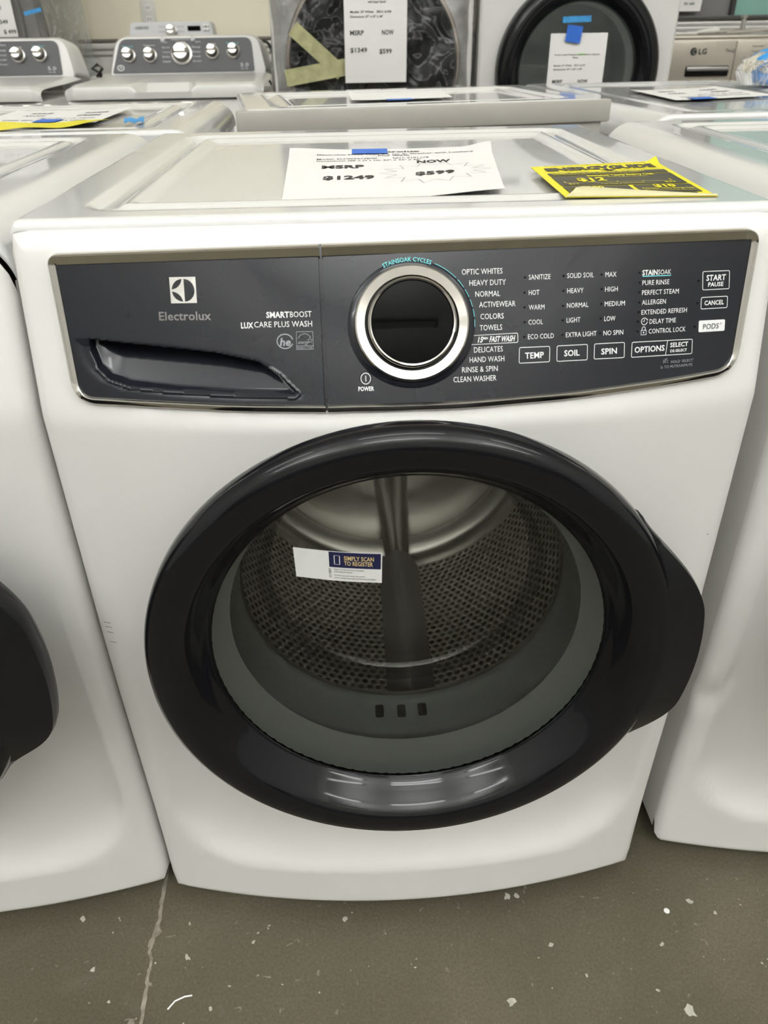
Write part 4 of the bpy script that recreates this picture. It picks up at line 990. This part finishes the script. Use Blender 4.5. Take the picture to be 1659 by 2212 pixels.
# --- top loaders with console
def knob(root, x, z, r, y, tilt, name='knob'):
    n = Vector((0, -math.cos(tilt), math.sin(tilt))); mb = MB(); c = Vector((x, y, z))
    mb.lathe([(r*1.25, 0), (r*1.22, .004), (r*1.02, .006), (r, .012), (r*.95, .030), (r*.8, .036), (0, .037)], c, n, 28)
    u = Vector((1, 0, 0)); w = n.cross(u)
    q = c + n*.036
    k = [q + u*(sx*r*.98) + w*(sz*r*.26) + n*h for h, t in ((0, 1), (.014, .6)) for sx in (-t, t) for sz in (-t, t)]
    mb.add(k, [(0, 1, 3, 2), (4, 6, 7, 5), (0, 4, 5, 1), (2, 3, 7, 6), (0, 2, 6, 4), (1, 5, 7, 3)])
    return mb.build(name, M['brushed'], root)
def top_loader(label, x, y, rz=0.0):
    root = thing('top_load_washer', label, 'washing machine', (x, y, 0), rz)
    w = .342
    MB().box(-w, w, .0, .69, .02, .905, .012).build('cabinet', M['white2'], root)
    mb = MB()
    # lid with a scooped finger notch in the middle of its front edge
    def nt(x_): return 1-sstep(.070, .115, abs(x_))
    def lid(x_, t):
        s = nt(x_)
        prof = [(-.012, .908), (-.016, .928), (-.010, .945-.030*s), (.012+.05*s, .951-.034*s), (.05+.05*s, .953-.002*s), (.30, .957), (.50, .962)]
        py, pz = prof[t]; e = (abs(x_)/w); k = sstep(.90, 1, e); return Vector((x_, py + .02*k, pz - .012*k*(1 if t > 1 else .2)))
    mb.grid(lid, lin(-w, w, 70), range(7)); lid_o = mb.build('lid', M['white2'], root)
    mb = MB()
    # console shell: rounded trapezoid leaning back
    sil = rounded([(-.312, .955), (.312, .955), (.283, 1.088), (-.276, 1.088)], [.02, .02, .045, .045], 6)
    fr = [(p[0], .535 + (p[1]-.955)*.35, p[1]) for p in sil]; md = [(p[0]*1.03, .56 + (p[1]-.955)*.35, p[1]+.004) for p in sil]; bk = [(p[0]*1.06, .685, p[1]-.01) for p in sil]
    n = len(sil); mb.add(fr+md+bk, [tuple(range(n)), tuple(reversed(range(2*n, 3*n)))] + [(k*n+i, (k+1)*n+i, (k+1)*n+(i+1) % n, k*n+(i+1) % n) for k in (0, 1) for i in range(n)])
    con = mb.build('console', M['white2'], root, auto=math.radians(50))
    fs = rounded([(-.302, .966), (.235+.03, .966), (.258, 1.082), (-.262, 1.082)], [.008, .008, .028, .028], 6)
    fy = lambda z, o=0: .535 + (z-.955)*.35 - .0035 - o
    MB().poly(fs, lambda a, b: Vector((a, fy(b), b))).build('console_face', M['console_grey'], root, smooth=False)
    tl = math.atan(.35)
    for kx, kz, r in [(-.233, 1.027, .022), (-.148, 1.026, .022), (-.022, 1.030, .034), (.100, 1.034, .022), (.184, 1.036, .022)]: knob(root, kx, kz, r, fy(kz), tl)
    T = MB(); fn = lambda a, b: Vector((a, fy(b, .002), b))
    for s, u0, u1, z, cap, mi in [('Water Level', -.255, -.212, 1.058, .006, 1), ('Temperature', -.172, -.126, 1.060, .006, 0), ('Cycles', -.040, -.004, 1.070, .006, 0), ('Options', .084, .116, 1.062, .006, 0), ('Fabric Softener', .158, .208, 1.064, .006, 1), ('Power', -.100, -.076, 1.070, .006, 0), ('Start', .034, .056, 1.070, .006, 0), ('5.0', .210, .242, .988, .012, 0), ('cu. ft.', .212, .240, .976, .006, 0)]:
        put_text(T, s, fn, u0, u1, z, cap, 0, 0, mi)
    for q in range(4):
        put_text(T, ['Normal', 'Colors', 'Bulky', 'Delicate'][q], fn, -.098, -.068, 1.052-.016*q, .006); put_text(T, ['Deep', 'Rinse', 'Soak', 'Drain'][q], fn, .022, .054, 1.052-.016*q, .006)
    T.strip([(-.268+.013*math.cos(a), .984+.009*math.sin(a)) for a in lin(0, 2*PI*23/24, 24)], .003, fn, True, 0)
    T.strip([(-.275, .980), (-.268, .988), (-.262, .981)], .003, fn)
    T.strip([(-.060+.0*q, 1.077) for q in (0, 1)] if False else [(-.060, 1.0775), (.012, 1.0775)], .0012, fn)
    T.build('printed_lettering', [M['print_white'], M['print_teal']], root, smooth=False)
    for bx in (-.093, .026): MB().lathe([(.009, 0), (.009, .005), (.006, .007), (0, .007)], (bx, fy(1.078), 1.078), (0, -1, .35), 18).build('button', M['console_silver'], root)
    return root
top_loader('white top load washer with a grey five knob console, left of the wrapped dryer', -.665, 2.415)
top_loader('white top load washer at the left edge, its grey console cut by the frame', -1.425, 2.395)

# --- pale console machine further back
t = thing('top_load_washer', 'top load washer with a silver console and dark display, behind the five knob washer', 'washing machine', (-.79, 3.22, 0))
MB().box(-.342, .342, -.06, .60, .02, .95, .02).build('cabinet', M['white2'], t)
sil = rounded([(-.200, .952), (.200, .952), (.178, 1.142), (-.172, 1.142)], [.01, .01, .02, .02], 5); n = len(sil)
mb = MB(); mb.add([(p[0], .10+(p[1]-.95)*.25, p[1]) for p in sil] + [(p[0]*1.04, .20, p[1]) for p in sil], [tuple(range(n)), tuple(reversed(range(n, 2*n)))] + [(i, n+i, n+(i+1) % n, (i+1) % n) for i in range(n)])
con = mb.build('console', M['console_silver'], t, auto=math.radians(40))
yy = lambda z: .10+(z-.95)*.25-.002
MB().box(.075, .130, .136, .142, 1.108, 1.126, .001).build('display', M['black_glass'], t)
knob(t, .004, 1.108, .020, yy(1.108), .24)
T = MB(); fn = lambda a, b: Vector((a, yy(b)-.001, b)); put_text(T, 'SAMSUNG', fn, -.150, -.095, 1.122, .010, .02)
for q in range(2): put_text(T, 'Normal', fn, -.05, -.025, 1.125-.018*q, .006); put_text(T, 'Rinse', fn, .035, .060, 1.125-.018*q, .006)
T.build('printed_lettering', M['print_faint'], t, smooth=False)
for q in range(4): MB().lathe([(.006, 0), (.006, .005), (0, .006)], (.148+.014*(q % 2), yy(1.112+.015*(q//2)), 1.112+.015*(q//2)), (0, -1, .25), 12).build('button', M['white2'], t)

# --- tall wrapped machine at far left with a price sheet
t = thing('refrigerator', 'tall pale appliance in cloudy plastic at the far left of the back row', 'appliance', (-1.62, 3.25, 0))
MB().box(-.36, .30, 0, .55, .02, 1.75, .02).build('cabinet', M['grey_metal'], t)
MB().box(-.36, .25, -.03, -.004, .4, 1.74, .015).build('door', M['grey_metal'], t)
mb = MB()
mb.grid(lambda u, v: Vector((-.38+.74*u, -.075+.018*math.sin(13*u+5*v)+.010*math.sin(29*v), .03+1.75*v)), lin(0, 1, 40), lin(0, 1, 40)); mb.grid(lambda u, v: Vector((.36+.01*math.sin(15*v), -.07+.6*u, .03+1.75*v)), lin(0, 1, 8), lin(0, 1, 30), 1)
o = mb.build('plastic_wrap', [M['wrap'], M['wrap_side']], t); o['label'] = 'cloudy plastic wrap'
hang_sheet('price_sheet', 'white price sheet hanging at the top left corner on the tall wrapped appliance', -1.585, -1.372, 1.096, 1.36, 3.142, .0, [('Top Freezer', .15, .85, .62, .03), ('MSRP', .12, .40, .38, .05), ('NOW', .62, .80, .38, .05), ('$1199', .12, .40, .22, .05), ('$549', .66, .86, .20, .05), ('$ 499', .74, .98, .07, .05)])
strip_tape('blue tape across the plastic at the far left', (-1.335, 1.175), (-1.262, 1.190), .014, 3.155, M['tape_light'])

# --- outlet on the cream wall
t = thing('wall_outlet', 'white double power outlet on the cream wall above the silver console', 'outlet', (-1.005, WB-.002, 1.185))
MB().box(-.036, .036, -.008, 0, -.058, .058, .004).build('cover_plate', M['trimwhite'], t)
for s in (-1, 1):
    r = MB().lathe([(.017, 0), (.017, .003), (0, .003)], (0, -.008, s*.024), (0, -1, 0), 20).build('socket', M['paper'], t)
    MB().box(-.008, -.005, -.0125, -.0105, s*.024-.004, s*.024+.006).box(.005, .008, -.0125, -.0105, s*.024-.004, s*.024+.006).build('slot', M['inner_dark'], r)

# --- bronze machine at right
t = thing('front_load_washer', 'bronze silver washer at the right with a dark dispenser slot, half hidden', 'washing machine', (1.62, 3.0, 0))
w = .335
mb = MB(); mb.box(-w, w, .0, .30, .03, 1.048, .012); mb.build('cabinet', M['bronze'], t)
MB().box(-w+.006, w-.006, .01, .29, 1.048, 1.060, .006).build('top_panel', M['bronze'], t)
MB().box(-w+.012, -.036, -.012, -.0005, .895, 1.040, .004).build('dispenser_drawer', M['bronze'], t)
MB().box(-.034, w-.012, -.012, -.0005, .895, 1.040, .004).build('control_panel', M['bronze'], t)
hd = MB().box(-.235, -.052, -.016, -.0122, .914, .952, .004).build('handle_recess', M['black'], t)
MB().box(-.232, -.055, -.024, -.0165, .934, .949, .004).build('handle_bar', M['alu'], t)
T = MB(); fn = lambda a, b: Vector((a, -.0134, b))
T.disc((-.212, 1.004), .0145, fn, 24); put_text(T, 'LG', fn, -.191, -.157, 1.004, .019, .03); put_text(T, 'ThinQ', fn, -.080, -.040, 1.006, .012, 0)
T.strip([(-.207+.008*math.cos(a), 1.004+.008*math.sin(a)) for a in lin(.2, 5.0, 12)], .0018, lambda a, b: Vector((a, -.0146, b)), False, 1)
for q, s in enumerate(['Normal', 'Heavy Duty', 'Bedding', 'Perm Press', 'Delicates']): put_text(T, s, fn, .032, .078, 1.020-.018*q, .006)
T.strip([(.005+.012*math.cos(a), .966+.015*math.sin(a)) for a in lin(0, 6, 16)], .0016, fn, False, 2)
T.build('printed_lettering', [M['console_grey'], M['bronze'], M['print_faint']], t, smooth=False)
MB().box(-.02, .06, .02, .05, .0, .03).build('foot', M['rubber'], t)

# things lying on it
t = thing('plastic_nozzle', 'cream plastic nozzle lying on the bronze washer', 'nozzle', (1.50, 3.14, 1.074))
MB().tube([(-.075, 0, -.004), (-.04, 0, -.004), (.0, 0, .0), (.045, 0, .003), (.062, 0, .004)], .011, 14, taper=[.35, .4, .75, 1.05, .8]).build('body', M['trimwhite'], t)
t = tag(MB().tube([(1.325, 3.10, 1.0665), (1.36, 3.09, 1.0665), (1.40, 3.10, 1.0665), (1.45, 3.09, 1.0665)], .006, 8, taper=[1, 1.2, .8, 1]).build('cable_end', M['trimwhite']), 'pale cable end lying left of the nozzle on the bronze washer', 'cable')
t = tag(MB().tube([(1.48, 3.20, 1.0665), (1.60, 3.22, 1.070), (1.72, 3.19, 1.078), (1.90, 3.22, 1.068)], .0075, 10).build('drain_hose', M['hose']), 'grey hose stretched across the bronze washer beyond the nozzle', 'hose')
t = tag(MB().tube([(1.58, 3.10, 1.0675), (1.70, 3.08, 1.072), (1.80, 3.10, 1.080), (1.94, 3.09, 1.0675)], .0055, 10).build('drain_hose', M['hose']), 'thinner hose in front of the other on the bronze washer', 'hose')
t = thing('shipping_bolt', 'grey threaded bolt standing upright at the back of the bronze washer', 'bolt', (1.672, 3.16, 1.060))
MB().lathe([(0, 0), (.017, 0), (.018, .012), (.010, .016), (.0095, .055), (.014, .060), (.014, .070), (0, .072)], (0, 0, 0), (0, 0, 1), 18).build('shaft', M['alu'], t)
hang_sheet('paper_notice', 'white paper notice on the grey window pane at the upper right', 1.478, 1.640, 1.152, 1.36, 3.58, 0, [('NOTICE', .2, .8, .6, .08), ('for sale', .5, .8, .15, .06)])
strip_tape('blue tape below the paper notice at the upper right', (1.528, 1.148), (1.532, 1.120), .010, 3.575, M['tape_light'])

# black power cords hanging in the gaps beside the five knob washer
tag(MB().tube([(-.385+.035*math.cos(a)+.004*a, 3.25, 1.020+.045*math.sin(a)) for a in lin(0, 5.6, 22)] + [(-.365, 3.25, .98), (-.395, 3.26, .955), (-.36, 3.26, .90), (-.37, 3.27, .5), (-.35, 3.27, .05), (-.33, 3.30, .008)], .006, 8).build('power_cord', M['rubber']), 'black cord looped between the five knob washer and the wrapped dryer', 'cord')
tag(MB().tube([(-1.035, 2.96, .955), (-1.005, 2.95, .985), (-1.025, 2.96, .998), (-1.05, 2.96, .985), (-1.02, 2.97, .965), (-1.045, 3.0, .90), (-1.045, 3.0, .4), (-1.045, 3.0, .03), (-1.045, 3.06, .008)], .006, 8).build('power_cord', M['rubber']), 'black cord in the gap between the two grey console washers', 'cord')
